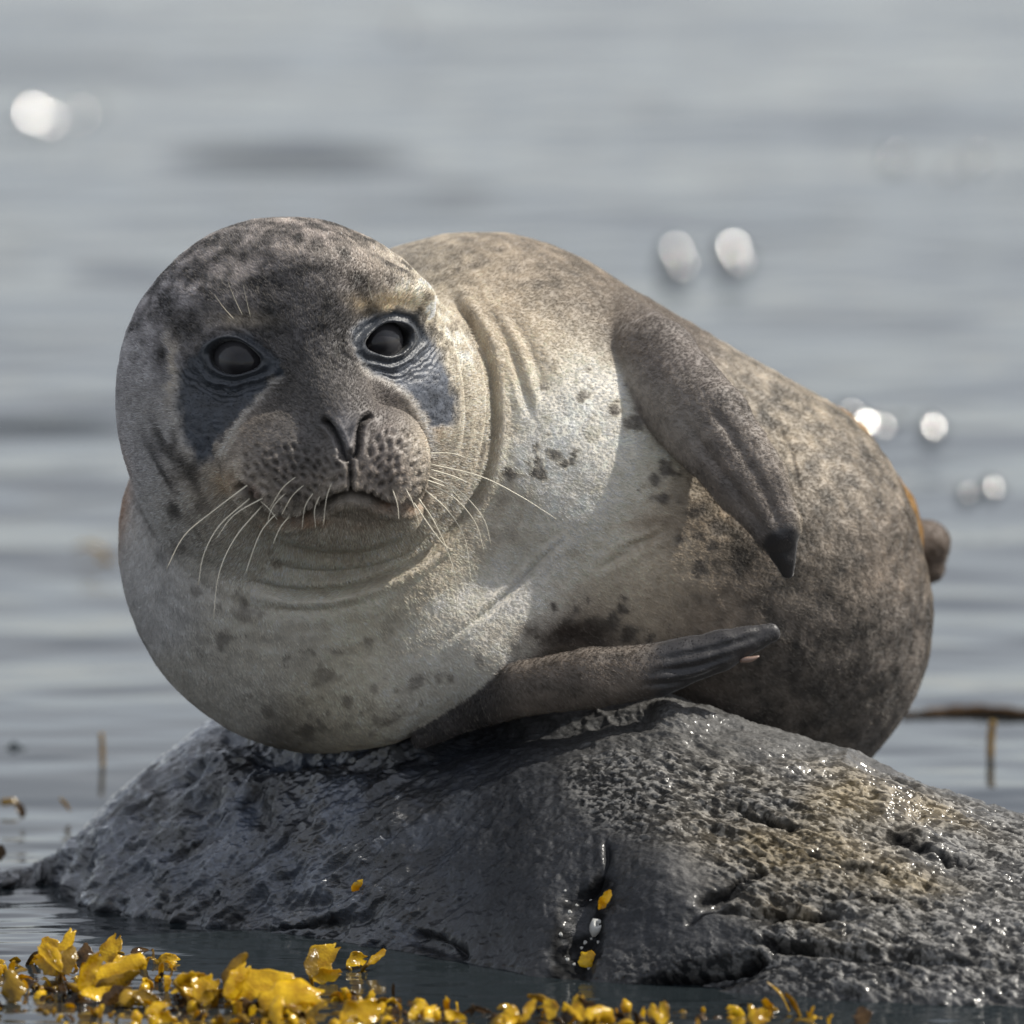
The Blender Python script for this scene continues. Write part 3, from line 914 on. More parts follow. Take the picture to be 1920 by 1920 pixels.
    # tan patches: brows, mouth corners, chin, armpit
    for sx, sy, rx, ry, rgb, w0 in [(455, 604, 58, 16, (172, 160, 142), .55), (728, 566, 62, 18, (186, 166, 134), .75), (420, 905, 30, 26, (176, 150, 120), .5),
                                    (812, 800, 16, 34, (170, 140, 100), .5), (555, 978, 60, 9, (140, 98, 60), .6), (740, 956, 45, 8, (140, 98, 60), .6), (322, 690, 12, 60, (170, 160, 146), .8),
                                    (690, 985, 40, 9, (120, 96, 74), .4), (470, 920, 22, 14, (90, 45, 30), .6), (1080, 1180, 90, 24, (70, 60, 52), .8), (1010, 1190, 40, 14, (80, 70, 60), .5),
                                    (1240, 985, 80, 12, (120, 104, 84), .5), (1170, 660, 50, 20, (110, 94, 74), .5), (1230, 640, 40, 40, (90, 84, 78), .6), (1300, 700, 50, 40, (110, 104, 98), .6),
                                    (345, 600, 40, 16, (80, 76, 74), .6), (700, 520, 60, 40, (90, 80, 74), .4), (330, 840, 8, 40, (70, 66, 62), .7), (600, 470, 90, 12, (150, 142, 134), .4)]:
        r = ((px + 14 * mid_ * 1.5 - sx) / rx) ** 2 + ((py + 14 * big * 1.5 - sy) / ry) ** 2
        w = (w0 * np.exp(-r ** 1.2) * (facing > -.1) * np.clip(1 + 1.2 * mid_, 0, 1.4))[:, None]
        col = col * (1 - w) + lin(rgb) * w
    # pale lines beside the eye patches; right one paints in the muzzle ridge highlight
    for pts, w0, wd in [([(520, 705), (485, 745), (450, 790), (415, 850)], .6, 9), ([(672, 640), (690, 690), (725, 712), (770, 745), (800, 800), (812, 850)], .85, 9), ([(336, 700), (333, 780), (358, 860)], .45, 8)]:
        d, _ = poly_d(px, py, spline(pts, 16)); w = (w0 * np.exp(-(d / wd) ** 2) * hm)[:, None]
        col = col * (1 - w) + lin((190, 184, 176)) * w
    # bare dark skin patches around the eyes
    pc = lin((50, 54, 61)) * (1 + 0.5 * mid_ + 0.4 * big + .5 * fine)[:, None]
    pc = np.where((px > 600)[:, None], lin((76, 80, 88)) * (1 + 0.5 * mid_ + .4 * fine)[:, None], pc)  # right patch painted in a lighter, sunlit tone of the same skin
    for e in EYES:
        w = sstep(2.4, 1.3, e['r'])[:, None]; pc = pc * (1 - w) + lin((44, 49, 56)) * w
    pd = np.minimum(np.abs(sdpoly(px + warp, py + warp * .5, PATCH[0])), 99)
    col = col * (1 - pat[:, None]) + pc * pat[:, None]
    col = col * (1 - lidring[:, None] * .8) + lin((34, 37, 42)) * lidring[:, None] * .8
    for arr, cc, k in [(lines, lin((22, 20, 20)), .75), (pitc * mpl, lin((36, 30, 29)), .62), (earg, lin((30, 27, 25)), .9), (socket, lin((10, 10, 11)), 1.0)]:
        w = np.clip(arr * k, 0, 1)[:, None]; col = col * (1 - w) + cc * w
    # nose pad between the nostrils: smooth slate grey
    w = (np.exp(-((px - 648) / 22) ** 2 - ((py - 808) / 36) ** 2) * hm * .8)[:, None]
    col = col * (1 - w) + lin((124, 122, 124)) * w
    # flippers
    f1c = lin((104, 97, 92)) * (1 + 0.35 * mid_ + .2 * big)[:, None]
    fr_ = (np.exp(-(fe / 14) ** 2) * .6)[:, None]; f1c = f1c * (1 - fr_) + lin((170, 158, 140)) * fr_  # ridge highlight painted along the hind edge
    t1 = sstep(940, 1085, py + 20 * mid_)[:, None]; f1c = f1c * (1 - t1) + lin((50, 46, 44)) * t1
    col = col * (1 - fl1[:, None] * .85) + f1c * fl1[:, None] * .85
    ff = sstep(1180, 1250, px + 25 * mid_)[:, None]
    f2c = lin((96, 87, 78)) * (1 - ff) + lin((34, 32, 33)) * ff
    fd = sstep(990, 900, px)[:, None]; f2c = f2c * (1 - fd) + lin((46, 42, 40)) * fd
    f2c = f2c * (1 + 0.3 * mid_ + 0.35 * vnoise(np.stack([px / 60, py / 14, z * 0], -1)) * (1 - ff[:, 0]))[:, None]
    col = col * (1 - fl2[:, None]) + f2c * fl2[:, None]
    rump = sstep(.004, 0, tg['rump']) * (z > 520)
    col = col * (1 - rump[:, None]) + lin((140, 108, 58)) * rump[:, None]
    hind = sstep(.004, 0, tg['hind']) * (z > 760)
    col = col * (1 - hind[:, None]) + lin((92, 80, 70)) * hind[:, None]
    lr = (np.exp(-((px - 222) / 22) ** 2 - ((py - 930) / 70) ** 2) * .7)[:, None]
    col = col * (1 - lr) + lin((150, 105, 60)) * lr
    col = np.clip(col, 0.006, 0.62)

    # skin material
    m, nt, p = new_mat('seal_skin')
    a = nd(nt, 'ShaderNodeAttribute'); a.attribute_name = 'tint'
    w = nd(nt, 'ShaderNodeAttribute'); w.attribute_name = 'bare'
    geo = nd(nt, 'ShaderNodeNewGeometry')
    n = nd(nt, 'ShaderNodeTexNoise', Scale=600.0, Detail=3.0, Roughness=.6); nt.links.new(geo.outputs['Position'], n.inputs['Vector'])
    b = nd(nt, 'ShaderNodeBump', Strength=0.5, Distance=0.0008); nt.links.new(n.outputs['Fac'], b.inputs['Height']); nt.links.new(b.outputs[0], p.inputs['Normal'])
    nt.links.new(a.outputs['Color'], p.inputs['Base Color'])
    mr = nd(nt, 'ShaderNodeMapRange'); mr.inputs[3].default_value = 0.62; mr.inputs[4].default_value = 0.36
    nt.links.new(w.outputs['Fac'], mr.inputs[0]); nt.links.new(mr.outputs[0], p.inputs['Roughness'])
    p.inputs['Sheen Weight'].default_value = 0.25
    p.inputs['Sheen Roughness'].default_value = 0.4
    bare = np.clip(np.maximum.reduce([pat * .66, socket, lines * .95, lidring, pitc * mpl * .9, mpl * .38, (fl2 * ff[:, 0]) * .7]), 0, 1)
    W = m2w(Vd)
    body = make_mesh('body', W, Q, m, root, col=col, extra={'bare': bare})

    # eyeballs
    me_, nte, pe = new_mat('seal_eye')
    tc = nd(nte, 'ShaderNodeTexCoord'); 
    le = nd(nte, 'ShaderNodeVectorMath', operation='LENGTH')
    mp = nd(nte, 'ShaderNodeMapping'); mp.inputs['Scale'].default_value = (1, 0, 1)
    nte.links.new(tc.outputs['Object'], mp.inputs['Vector']); nte.links.new(mp.outputs[0], le.inputs[0])
    cr = nd(nte, 'ShaderNodeValToRGB'); cr.color_ramp.elements[0].color = (0.012, 0.011, 0.012, 1); cr.color_ramp.elements[0].position = .35
    cr.color_ramp.elements[1].color = (0.035, 0.034, 0.036, 1); cr.color_ramp.elements[1].position = .6
    nte.links.new(le.outputs['Value'], cr.inputs[0]); nte.links.new(cr.outputs[0], pe.inputs['Base Color'])
    pe.inputs['Roughness'].default_value = 0.35
    pe.inputs['Specular IOR Level'].default_value = 0.08
    pe.inputs['Coat Weight'].default_value = 0.5
    pe.inputs['Coat Roughness'].default_value = 0.03
    for e in EYES:
        i = np.where((np.abs(px - e['c'][0]) < 6) & (np.abs(py - e['c'][1]) < 6) & (hm > .5))[0]
        zz = z[i].min() if len(i) else -200
        R = e['w'] * 1.30
        nrm_ = N[i].mean(0); nrm_ /= np.linalg.norm(nrm_)
        sp = V[i].mean(0)
        cpos = m2w(sp - nrm_ * (R - 1.5) * PX)
        rr = R * PX
        vs, fs = [], []
        nu, nv = 40, 24
        for j in range(nv + 1):
            th = math.pi * j / nv
            for k in range(nu):
                ph = 2 * math.pi * k / nu
                y = -math.cos(th); s = math.sin(th)
                y *= 1.0 + (0.06 if y < -.8 else 0) * (abs(y) - .8) / .2     # cornea bulge
                vs.append((s * math.cos(ph), y, s * math.sin(ph)))
        for j in range(nv):
            for k in range(nu):
                fs.append((j * nu + k, j * nu + (k + 1) % nu, (j + 1) * nu + (k + 1) % nu, (j + 1) * nu + k))
        me = bpy.data.meshes.new('eye'); me.from_pydata(vs, [], fs); me.materials.append(me_)
        for f in me.polygons: f.use_smooth = True
        o = bpy.data.objects.new('eye', me); sc.collection.objects.link(o)
        o.location = Vector(cpos.tolist()); o.scale = (rr,) * 3
        o.parent = root; o.matrix_parent_inverse = root.matrix_world.inverted()

    # ---------------- whiskers
    mw, ntw, pw = new_mat('whisker')
    pw.inputs['Base Color'].default_value = (0.72, 0.66, 0.52, 1); pw.inputs['Roughness'].default_value = .35
    pw.inputs['Transmission Weight'].default_value = 0.0
    def surf_z(x, y):
        i = np.where((np.abs(px - x) < 8) & (np.abs(py - y) < 8) & (facing > 0))[0]
        return float(z[i].min()) if len(i) else 0.0
    WH = [  # points, extra thickness
        [(806, 850), (845, 850), (874, 858)], [(805, 870), (900, 893), (975, 930), (1043, 973)], [(806, 880), (850, 893), (885, 908)],
        [(804, 893), (860, 920), (905, 970), (921, 1022)], [(802, 905), (850, 932), (890, 978), (908, 1034)], [(796, 918), (840, 958), (872, 1012), (883, 1092)],
        [(785, 935), (812, 975), (838, 1030), (855, 1090), (856, 1157)], [(776, 943), (815, 1000), (838, 1026), (855, 1030)], [(800, 900), (840, 915), (862, 935)],
        [(470, 905), (400, 958), (345, 1005), (312, 1067)], [(468, 935), (412, 985), (382, 1040), (372, 1097)], [(490, 950), (440, 1010), (410, 1078), (400, 1162)],
        [(520, 960), (488, 1000), (460, 1075)], [(500, 930), (440, 965), (405, 1010)], [(545, 965), (525, 990), (512, 1020)],
        [(575, 905), (548, 930), (528, 965)], [(590, 920), (572, 950), (566, 992)], [(602, 925), (590, 955), (592, 990)], [(622, 905), (612, 935), (606, 985)], [(560, 890), (530, 915), (505, 955)],
        [(735, 915), (745, 945), (748, 975)], [(760, 915), (775, 945), (786, 985)], [(540, 920), (512, 950), (500, 985)], [(478, 930), (505, 955), (520, 975)],
        [(455, 592), (440, 560), (428, 530)], [(470, 596), (462, 562), (456, 536)], [(440, 600), (418, 575), (402, 552)], [(712, 560), (716, 530), (722, 505)], [(735, 558), (746, 532), (760, 515)], [(698, 565), (692, 540), (690, 520)],
    ]
    for k, w_ in enumerate(WH):
        z0 = surf_z(*w_[0]) + 6
        n = len(w_)
        pts3 = []
        for j, (x, y) in enumerate(w_):
            if k in (23,) or 14 <= k <= 22:
                zz = surf_z(x, y) - 10 - 4 * j
                zz = min(zz, z0 - 6 * j - 4) if j else z0
            elif k >= 24:
                zz = z0 - 26 * j
            else:
                zz = z0 + j * 8 if j == 0 else min(z0 + 10 * j, surf_z(x, y) - 22) if k < 9 else min(z0 - 5 * j, surf_z(x, y) - 20)
            pts3.append(at(x, y, zz))
        c3 = spline(pts3, 22)
        L_ = len(c3)
        r0 = 0.00062 if k < 15 else 0.00042
        if k >= 24: r0 = .0003
        tube_obj('whisker', c3, np.linspace(r0, r0 * 0.35, L_), mw, root, n=6)

    # ---------------- claws of the lower flipper
    mc, ntc, pcw = new_mat('claw'); pcw.inputs['Base Color'].default_value = (0.22, 0.15, 0.12, 1); pcw.inputs['Roughness'].default_value = .4
    for a_, b_, c_ in [((1388, 1238), (1408, 1236), (1424, 1230))]:
        tube_obj('claw', spline([at(*a_, 2), at(*b_, -4), at(*c_, -4)], 8), np.array([.0020, .0024, .0026, .0025, .0022, .0018, .0012, .0005]), mc, root, n=8)

    # ---------------- fur
    fur(root, W, m2w(Vd + Nn * .01) - W, Q, col, bare, px, py, z, facing, headw, pitc, fl1, fl2)

def fur(root, W, Nw, Q, col, bare, px, py, z, facing, headw, pitc, fl1, fl2):
    Nw = Nw / (np.linalg.norm(Nw, axis=1)[:, None] + 1e-12)
    T = np.vstack([Q[:, [0, 1, 2]], Q[:, [0, 2, 3]]])
    a, b, c = W[T[:, 0]], W[T[:, 1]], W[T[:, 2]]
    area = np.linalg.norm(np.cross(b - a, c - a), axis=1) * .5
    f = facing[T].mean(1)
    wgt = area * np.where(f > -0.25, 1.0, 0.04) * (1 - 0.93 * np.clip(bare[T].mean(1) * 1.3, 0, 1)) * (1 + 0.6 * headw[T].mean(1))
    cs = np.cumsum(wgt); N_H = FUR_N
    r = np.random.default_rng(3)
    ti = np.searchsorted(cs, r.random(N_H) * cs[-1])
    u = r.random(N_H); v = r.random(N_H); s = u + v > 1; u[s] = 1 - u[s]; v[s] = 1 - v[s]
    tr = T[ti]
    w0 = (1 - u - v)[:, None]; w1 = u[:, None]; w2 = v[:, None]
    def ip(A): return A[tr[:, 0]] * w0 + A[tr[:, 1]] * w1 + A[tr[:, 2]] * w2
    def ip1(A): return (A[tr[:, 0]] * w0[:, 0] + A[tr[:, 1]] * w1[:, 0] + A[tr[:, 2]] * w2[:, 0])
    R = ip(W); N = ip(Nw); N /= np.linalg.norm(N, axis=1)[:, None] + 1e-12
    C = ip(col); lum = C.mean(1)[:, None]; C = np.clip(C * (1.12 + .42 * sstep(.05, .28, lum)), 0, .72); hw = ip1(headw); x = ip1(px); y = ip1(py); br = ip1(bare)
    nose = at(656, 830, -420); rear = at(1900, 1350, 900) 
    g1 = R - nose; g1 /= np.linalg.norm(g1, axis=1)[:, None]
    g2 = np.tile((rear - at(850, 800, 300)), (N_H, 1)); g2 /= np.linalg.norm(g2, axis=1)[:, None]
    down = np.array([0, 0, -1.0])
    k = sstep(0.0, 1.0, hw)[:, None]
    G = g1 * (k + (1 - k) * 0.35) + g2 * (1 - k) * .8
    swirl = fbm(R * 16, 2); sw2 = fbm(R * 16 + 20, 2)
    G = G + 0.35 * np.stack([swirl, sw2, swirl * -sw2], -1) + r.normal(0, .11, (N_H, 3))
    G -= N * (G * N).sum(1)[:, None]
    G /= np.linalg.norm(G, axis=1)[:, None] + 1e-9
    lift = (0.20 + 0.16 * hw + 0.08 * r.random(N_H))[:, None]
    Ln = (0.0029 + 0.0011 * r.random(N_H)) * (1 - .75 * np.clip(br, 0, 1))
    Ln *= np.where(hw > .5, 0.9, 0.95)
    Ln = Ln[:, None]
    P0 = R - N * 0.0004
    P1 = R + (G * 0.8 + N * lift * 1.4) * Ln * 0.5
    P2 = R + (G * 1.0 + N * lift) * Ln
    pts = np.stack([P0, P1, P2], 1).reshape(-1, 3)
    cv = bpy.data.hair_curves.new('fur')
    cv.add_curves([3] * N_H)
    cv.points.foreach_set('position', np.ascontiguousarray(pts, np.float32).ravel())
    rad = np.tile(np.array([0.00022, 0.00018, 0.00005], np.float32), N_H)
    cv.points.foreach_set('radius', rad)
    clump = fbm(R * 150 + 3, 2)
    jit = np.exp(r.normal(0, 0.13 + .14 * hw, N_H) + .22 * clump)
    pale = (r.random(N_H) < 0.10 + 0.10 * hw) 
    C = C * jit[:, None]
    pw = (pale * 0.35 * (1 - br))[:, None]
    C = C * (1 - pw) + lin((176, 168, 156)) * pw
    at_ = cv.attributes.new('furtint', 'FLOAT_COLOR', 'CURVE')
    c4 = np.ones((N_H, 4), np.float32); c4[:, :3] = np.clip(C, 0.004, .7)
    at_.data.foreach_set('color', c4.ravel())
    m = bpy.data.materials.new('seal_fur'); m.use_nodes = True
    nt = m.node_tree; p = nt.nodes['Principled BSDF']; out = nt.nodes['Material Output']
    an = nd(nt, 'ShaderNodeAttribute'); an.attribute_name = 'furtint'
    nt.links.new(an.outputs['Color'], p.inputs['Base Color'])
    p.inputs['Roughness'].default_value = 0.55
    p.inputs['Specular IOR Level'].default_value = 0.4
    t = nd(nt, 'ShaderNodeBsdfTranslucent'); nt.links.new(an.outputs['Color'], t.inputs['Color'])
    mx = nd(nt, 'ShaderNodeMixShader'); mx.inputs[0].default_value = 0.22
    nt.links.new(p.outputs[0], mx.inputs[1]); nt.links.new(t.outputs[0], mx.inputs[2]); nt.links.new(mx.outputs[0], out.inputs['Surface'])
    cv.materials.append(m)
    o = bpy.data.objects.new('fur', cv)
    sc.collection.objects.link(o)
    o.parent = root; o.matrix_parent_inverse = root.matrix_world.inverted()
    o['kind'] = 'stuff'


# ================================================================== SEAWEED
def weed_mats():
    out = []
    for nm, c1, c2 in [('golden_weed', (0.48, 0.27, 0.006), (0.78, 0.53, 0.02)), ('olive_weed', (0.22, 0.13, 0.012), (0.42, 0.26, 0.02)), ('brown_weed', (0.045, 0.025, 0.01), (0.12, 0.065, 0.02))]:
        m, nt, p = new_mat(nm)
        geo = nd(nt, 'ShaderNodeNewGeometry')
        n = nd(nt, 'ShaderNodeTexNoise', Scale=90.0, Detail=4.0); nt.links.new(geo.outputs['Position'], n.inputs['Vector'])
        cr = nd(nt, 'ShaderNodeValToRGB'); cr.color_ramp.elements[0].position = .35; cr.color_ramp.elements[1].position = .62
        cr.color_ramp.elements[0].color = c1 + (1,); cr.color_ramp.elements[1].color = c2 + (1,)
        nt.links.new(n.outputs['Fac'], cr.inputs[0]); nt.links.new(cr.outputs[0], p.inputs['Base Color'])
        oi = nd(nt, 'ShaderNodeObjectInfo'); mr = nd(nt, 'ShaderNodeMapRange'); mr.inputs[3].default_value = .62; mr.inputs[4].default_value = 1.1
        nt.links.new(oi.outputs['Random'], mr.inputs[0])
        vm = nd(nt, 'ShaderNodeVectorMath', operation='MULTIPLY'); nt.links.new(cr.outputs[0], vm.inputs[0]); nt.links.new(mr.outputs[0], vm.inputs[1]); nt.links.new(vm.outputs[0], p.inputs['Base Color'])
        vo = nd(nt, 'ShaderNodeTexVoronoi', Scale=420.0); nt.links.new(geo.outputs['Position'], vo.inputs['Vector'])
        b = nd(nt, 'ShaderNodeBump', Strength=.5, Distance=.0008); nt.links.new(vo.outputs['Distance'], b.inputs['Height']); nt.links.new(b.outputs[0], p.inputs['Normal'])
        p.inputs['Roughness'].default_value = .16
        p.inputs['Subsurface Weight'].default_value = .0
        t = nd(nt, 'ShaderNodeBsdfTranslucent'); nt.links.new(cr.outputs[0], t.inputs['Color'])
        mx = nd(nt, 'ShaderNodeMixShader'); mx.inputs[0].default_value = .5
        nt.links.new(p.outputs[0], mx.inputs[1]); nt.links.new(t.outputs[0], mx.inputs[2]); nt.links.new(mx.outputs[0], nt.nodes['Material Output'].inputs['Surface'])
        out.append(m)
    return out

def blade_mesh(pts, w, th=0.07, face=0.0, seed=0, n=14, m=18, notch=0.0):
    """a thin fleshy blade along world points; w = half width (m); cupped, wavy edged, blunt or notched at the tip"""
    c = spline(pts, m)
    tg = np.gradient(c, axis=0); tg /= np.linalg.norm(tg, axis=1)[:, None] + 1e-12
    view = c.mean(0) - CPOS; view /= np.linalg.norm(view)
    r_ = np.random.default_rng(seed + 5)
    ph = r_.uniform(0, 6.28, 6); cup = r_.uniform(.1, .4) * r_.choice([-1, 1]); tw = r_.uniform(-.9, .9)
    sharp = r_.uniform(.45, .85); skew = r_.uniform(.6, 1.25)
    V = []
    for i in range(m):
        t = i / (m - 1)
        wid = w * (0.14 + 0.86 * math.sin(math.pi * min(t, .96) ** skew) ** sharp)
        a = np.cross(tg[i], view); a /= np.linalg.norm(a) + 1e-9
        b = np.cross(a, tg[i])
        ang = face + tw * (t - .5)
        a, b = a * math.cos(ang) + b * math.sin(ang), -a * math.sin(ang) + b * math.cos(ang)
        for k in range(n):
            q = 2 * math.pi * k / n; cq = math.cos(q)
            side = 1 if cq > 0 else -1
            edge = 1 + abs(cq) * (.14 * math.sin(11 * t + ph[0 if side > 0 else 1]) + .09 * math.sin(23 * t + ph[2 if side > 0 else 3]))
            rip = .12 * wid * abs(cq) ** 2 * math.sin(13 * t + ph[4] + side)
            rib = 1 + 2.2 * math.exp(-(cq / .2) ** 2) * (1 - t)
            back = -notch * w * math.exp(-(cq / .35) ** 2) * max(0, (t - .7) / .3)
            V.append(c[i] + a * wid * cq * edge + b * (max(wid, .3 * w) * th * rib * math.sin(q) + cup * wid * cq * cq + rip) + tg[i] * back)
    V.append(c[0]); V.append(c[-1] + tg[-1] * (w * .06 - notch * w))
    F = [(i * n + k, i * n + (k + 1) % n, (i + 1) * n + (k + 1) % n, (i + 1) * n + k) for i in range(m - 1) for k in range(n)]
    F += [(m * n, (k + 1) % n, k) for k in range(n)] + [(m * n + 1, (m - 1) * n + k, (m - 1) * n + (k + 1) % n) for k in range(n)]
    return V, F

def add_obj(name, V, F, mat, parent=None):
    me = bpy.data.meshes.new(name); me.from_pydata([tuple(map(float, v)) for v in V], [], F)
    for f in me.polygons: f.use_smooth = True
    me.materials.append(mat)
    o = bpy.data.objects.new(name, me); sc.collection.objects.link(o)
    if parent: o.parent = parent; o.matrix_parent_inverse = parent.matrix_world.inverted()
    return o

WEEDS = [  # label, foot (px,py), blades [(points (px,py), half width px, material, face)], stem?
    ('yellow forked seaweed frond standing upright at the far left, two lobes like a Y', (112, 1838), [([(112, 1828), (100, 1795), (84, 1758)], 22, 0, .2), ([(114, 1822), (122, 1780), (138, 1742)], 14, 0, -.2)]),
    ('small dark brown rounded seaweed tip beside the forked yellow frond', (166, 1828), [([(168, 1815), (158, 1790), (160, 1768)], 19, 2, .1)]),
    ('small upright golden tip behind the long diagonal blade on the left', (212, 1828), [([(212, 1815), (208, 1785), (222, 1752)], 17, 0, .3)]),
    ('long golden seaweed blade leaning up to the right above dark weed on the left', (150, 1872), [([(150, 1862), (205, 1832), (270, 1795)], 25, 0, .25), ([(165, 1868), (215, 1845), (262, 1822)], 16, 1, -.3)]),
    ('olive oval seaweed pod standing at the left edge of the water', (27, 1888), [([(28, 1880), (24, 1848), (18, 1818)], 19, 1, .1)]),
    ('dark brown weed clump hanging under the long golden blade', (205, 1885), [([(120, 1895), (160, 1880), (190, 1872)], 18, 2, .4), ([(190, 1890), (215, 1868), (240, 1862)], 16, 2, -.2), ([(225, 1880), (250, 1870), (290, 1880)], 15, 1, 0)]),
    ('cupped golden frond with a folded lobe, between the left clump and the middle leaves', (372, 1880), [([(325, 1842), (350, 1850), (392, 1868)], 18, 0, .5), ([(372, 1878), (385, 1855), (404, 1832)], 22, 0, -.1)]),
    ('bright yellow triangular blade standing out of the water before the rock', (588, 1838), [([(582, 1832), (600, 1802), (634, 1772)], 24, 0, .15)]),
    ('small yellow oval blade with a thin arm, right of the triangular blade', (668, 1815), [([(650, 1812), (668, 1800), (688, 1798)], 13, 0, .1), ([(690, 1808), (706, 1795), (722, 1780)], 7, 0, .1)]),
    ('large golden rounded leaf arching over the middle of the weed bed', (470, 1885), [([(425, 1875), (478, 1845), (552, 1838)], 27, 0, .35)]),
    ('largest bright yellow leaf lying on the weed bed, broad and folded', (560, 1905), [([(492, 1900), (545, 1872), (612, 1868)], 36, 0, .2), ([(520, 1925), (555, 1900), (585, 1885)], 22, 0, -.4)]),
    ('dark brown curled weed blade lying against the largest yellow leaf', (480, 1905), [([(435, 1885), (470, 1895), (505, 1920)], 18, 2, .2)]),
    ('yellow blunt leaf right of the largest leaf at the lower edge', (675, 1925), [([(640, 1925), (672, 1905), (708, 1888)], 26, 0, .1)]),
    ('thin slanting yellow blade right of the blunt leaf', (775, 1915), [([(765, 1912), (780, 1895), (797, 1878)], 8, 0, .1)]),
    ('short yellow lobe pair near the lower edge, middle left of the cleft', (815, 1912), [([(800, 1912), (808, 1898), (822, 1886)], 11, 0, 0), ([(838, 1912), (850, 1905), (878, 1918)], 11, 0, .2)]),
    ('twin yellow lobes at the lower edge under the dark middle of the rock', (965, 1925), [([(955, 1925), (960, 1905), (962, 1885)], 14, 0, .1), ([(985, 1915), (990, 1895), (1005, 1872)], 8, 0, .1)]),
    ('pointed yellow lobe left of the folded frond below the cleft', (1035, 1915), [([(1032, 1915), (1034, 1895), (1024, 1872)], 12, 0, .1)]),
    ('folded yellow frond below the cleft, one arm upright and one leaning right', (1105, 1925), [([(1095, 1915), (1085, 1890), (1088, 1864)], 14, 0, .1), ([(1100, 1910), (1125, 1900), (1150, 1918)], 16, 0, .2)]),
    ('yellow V-shaped frond at the lower edge, right of the folded frond', (1238, 1925), [([(1236, 1925), (1226, 1905), (1222, 1882)], 10, 0, .1), ([(1240, 1925), (1246, 1900), (1242, 1878)], 9, 0, .1)]),
    ('rightmost yellow frond at the lower edge, bent to the right', (1415, 1925), [([(1412, 1922), (1410, 1900), (1406, 1882)], 8, 0, .1), ([(1412, 1920), (1428, 1905), (1444, 1910)], 12, 0, .1)]),
    ('small brown weed tip at the lower edge under the right half of the rock', (1620, 1925), [([(1612, 1925), (1618, 1905), (1614, 1888)], 15, 2, .1)]),
    ('golden lobe lying left of the big middle leaves near the lower edge', (320, 1925), [([(275, 1905), (300, 1915), (335, 1925)], 17, 0, .2)]),
    ('olive strap of weed lying between the cupped frond and the left clump', (300, 1895), [([(248, 1868), (285, 1878), (315, 1905)], 13, 1, .3)]),
]

def ray_rock(px, py):
    V, rx, ry, N, T = ROCK
    m = np.abs(rx - px) + np.abs(ry - py) + np.where(T > -.02, 0, 999)
    i = np.unravel_index(np.argmin(m), m.shape)
    return V[i]

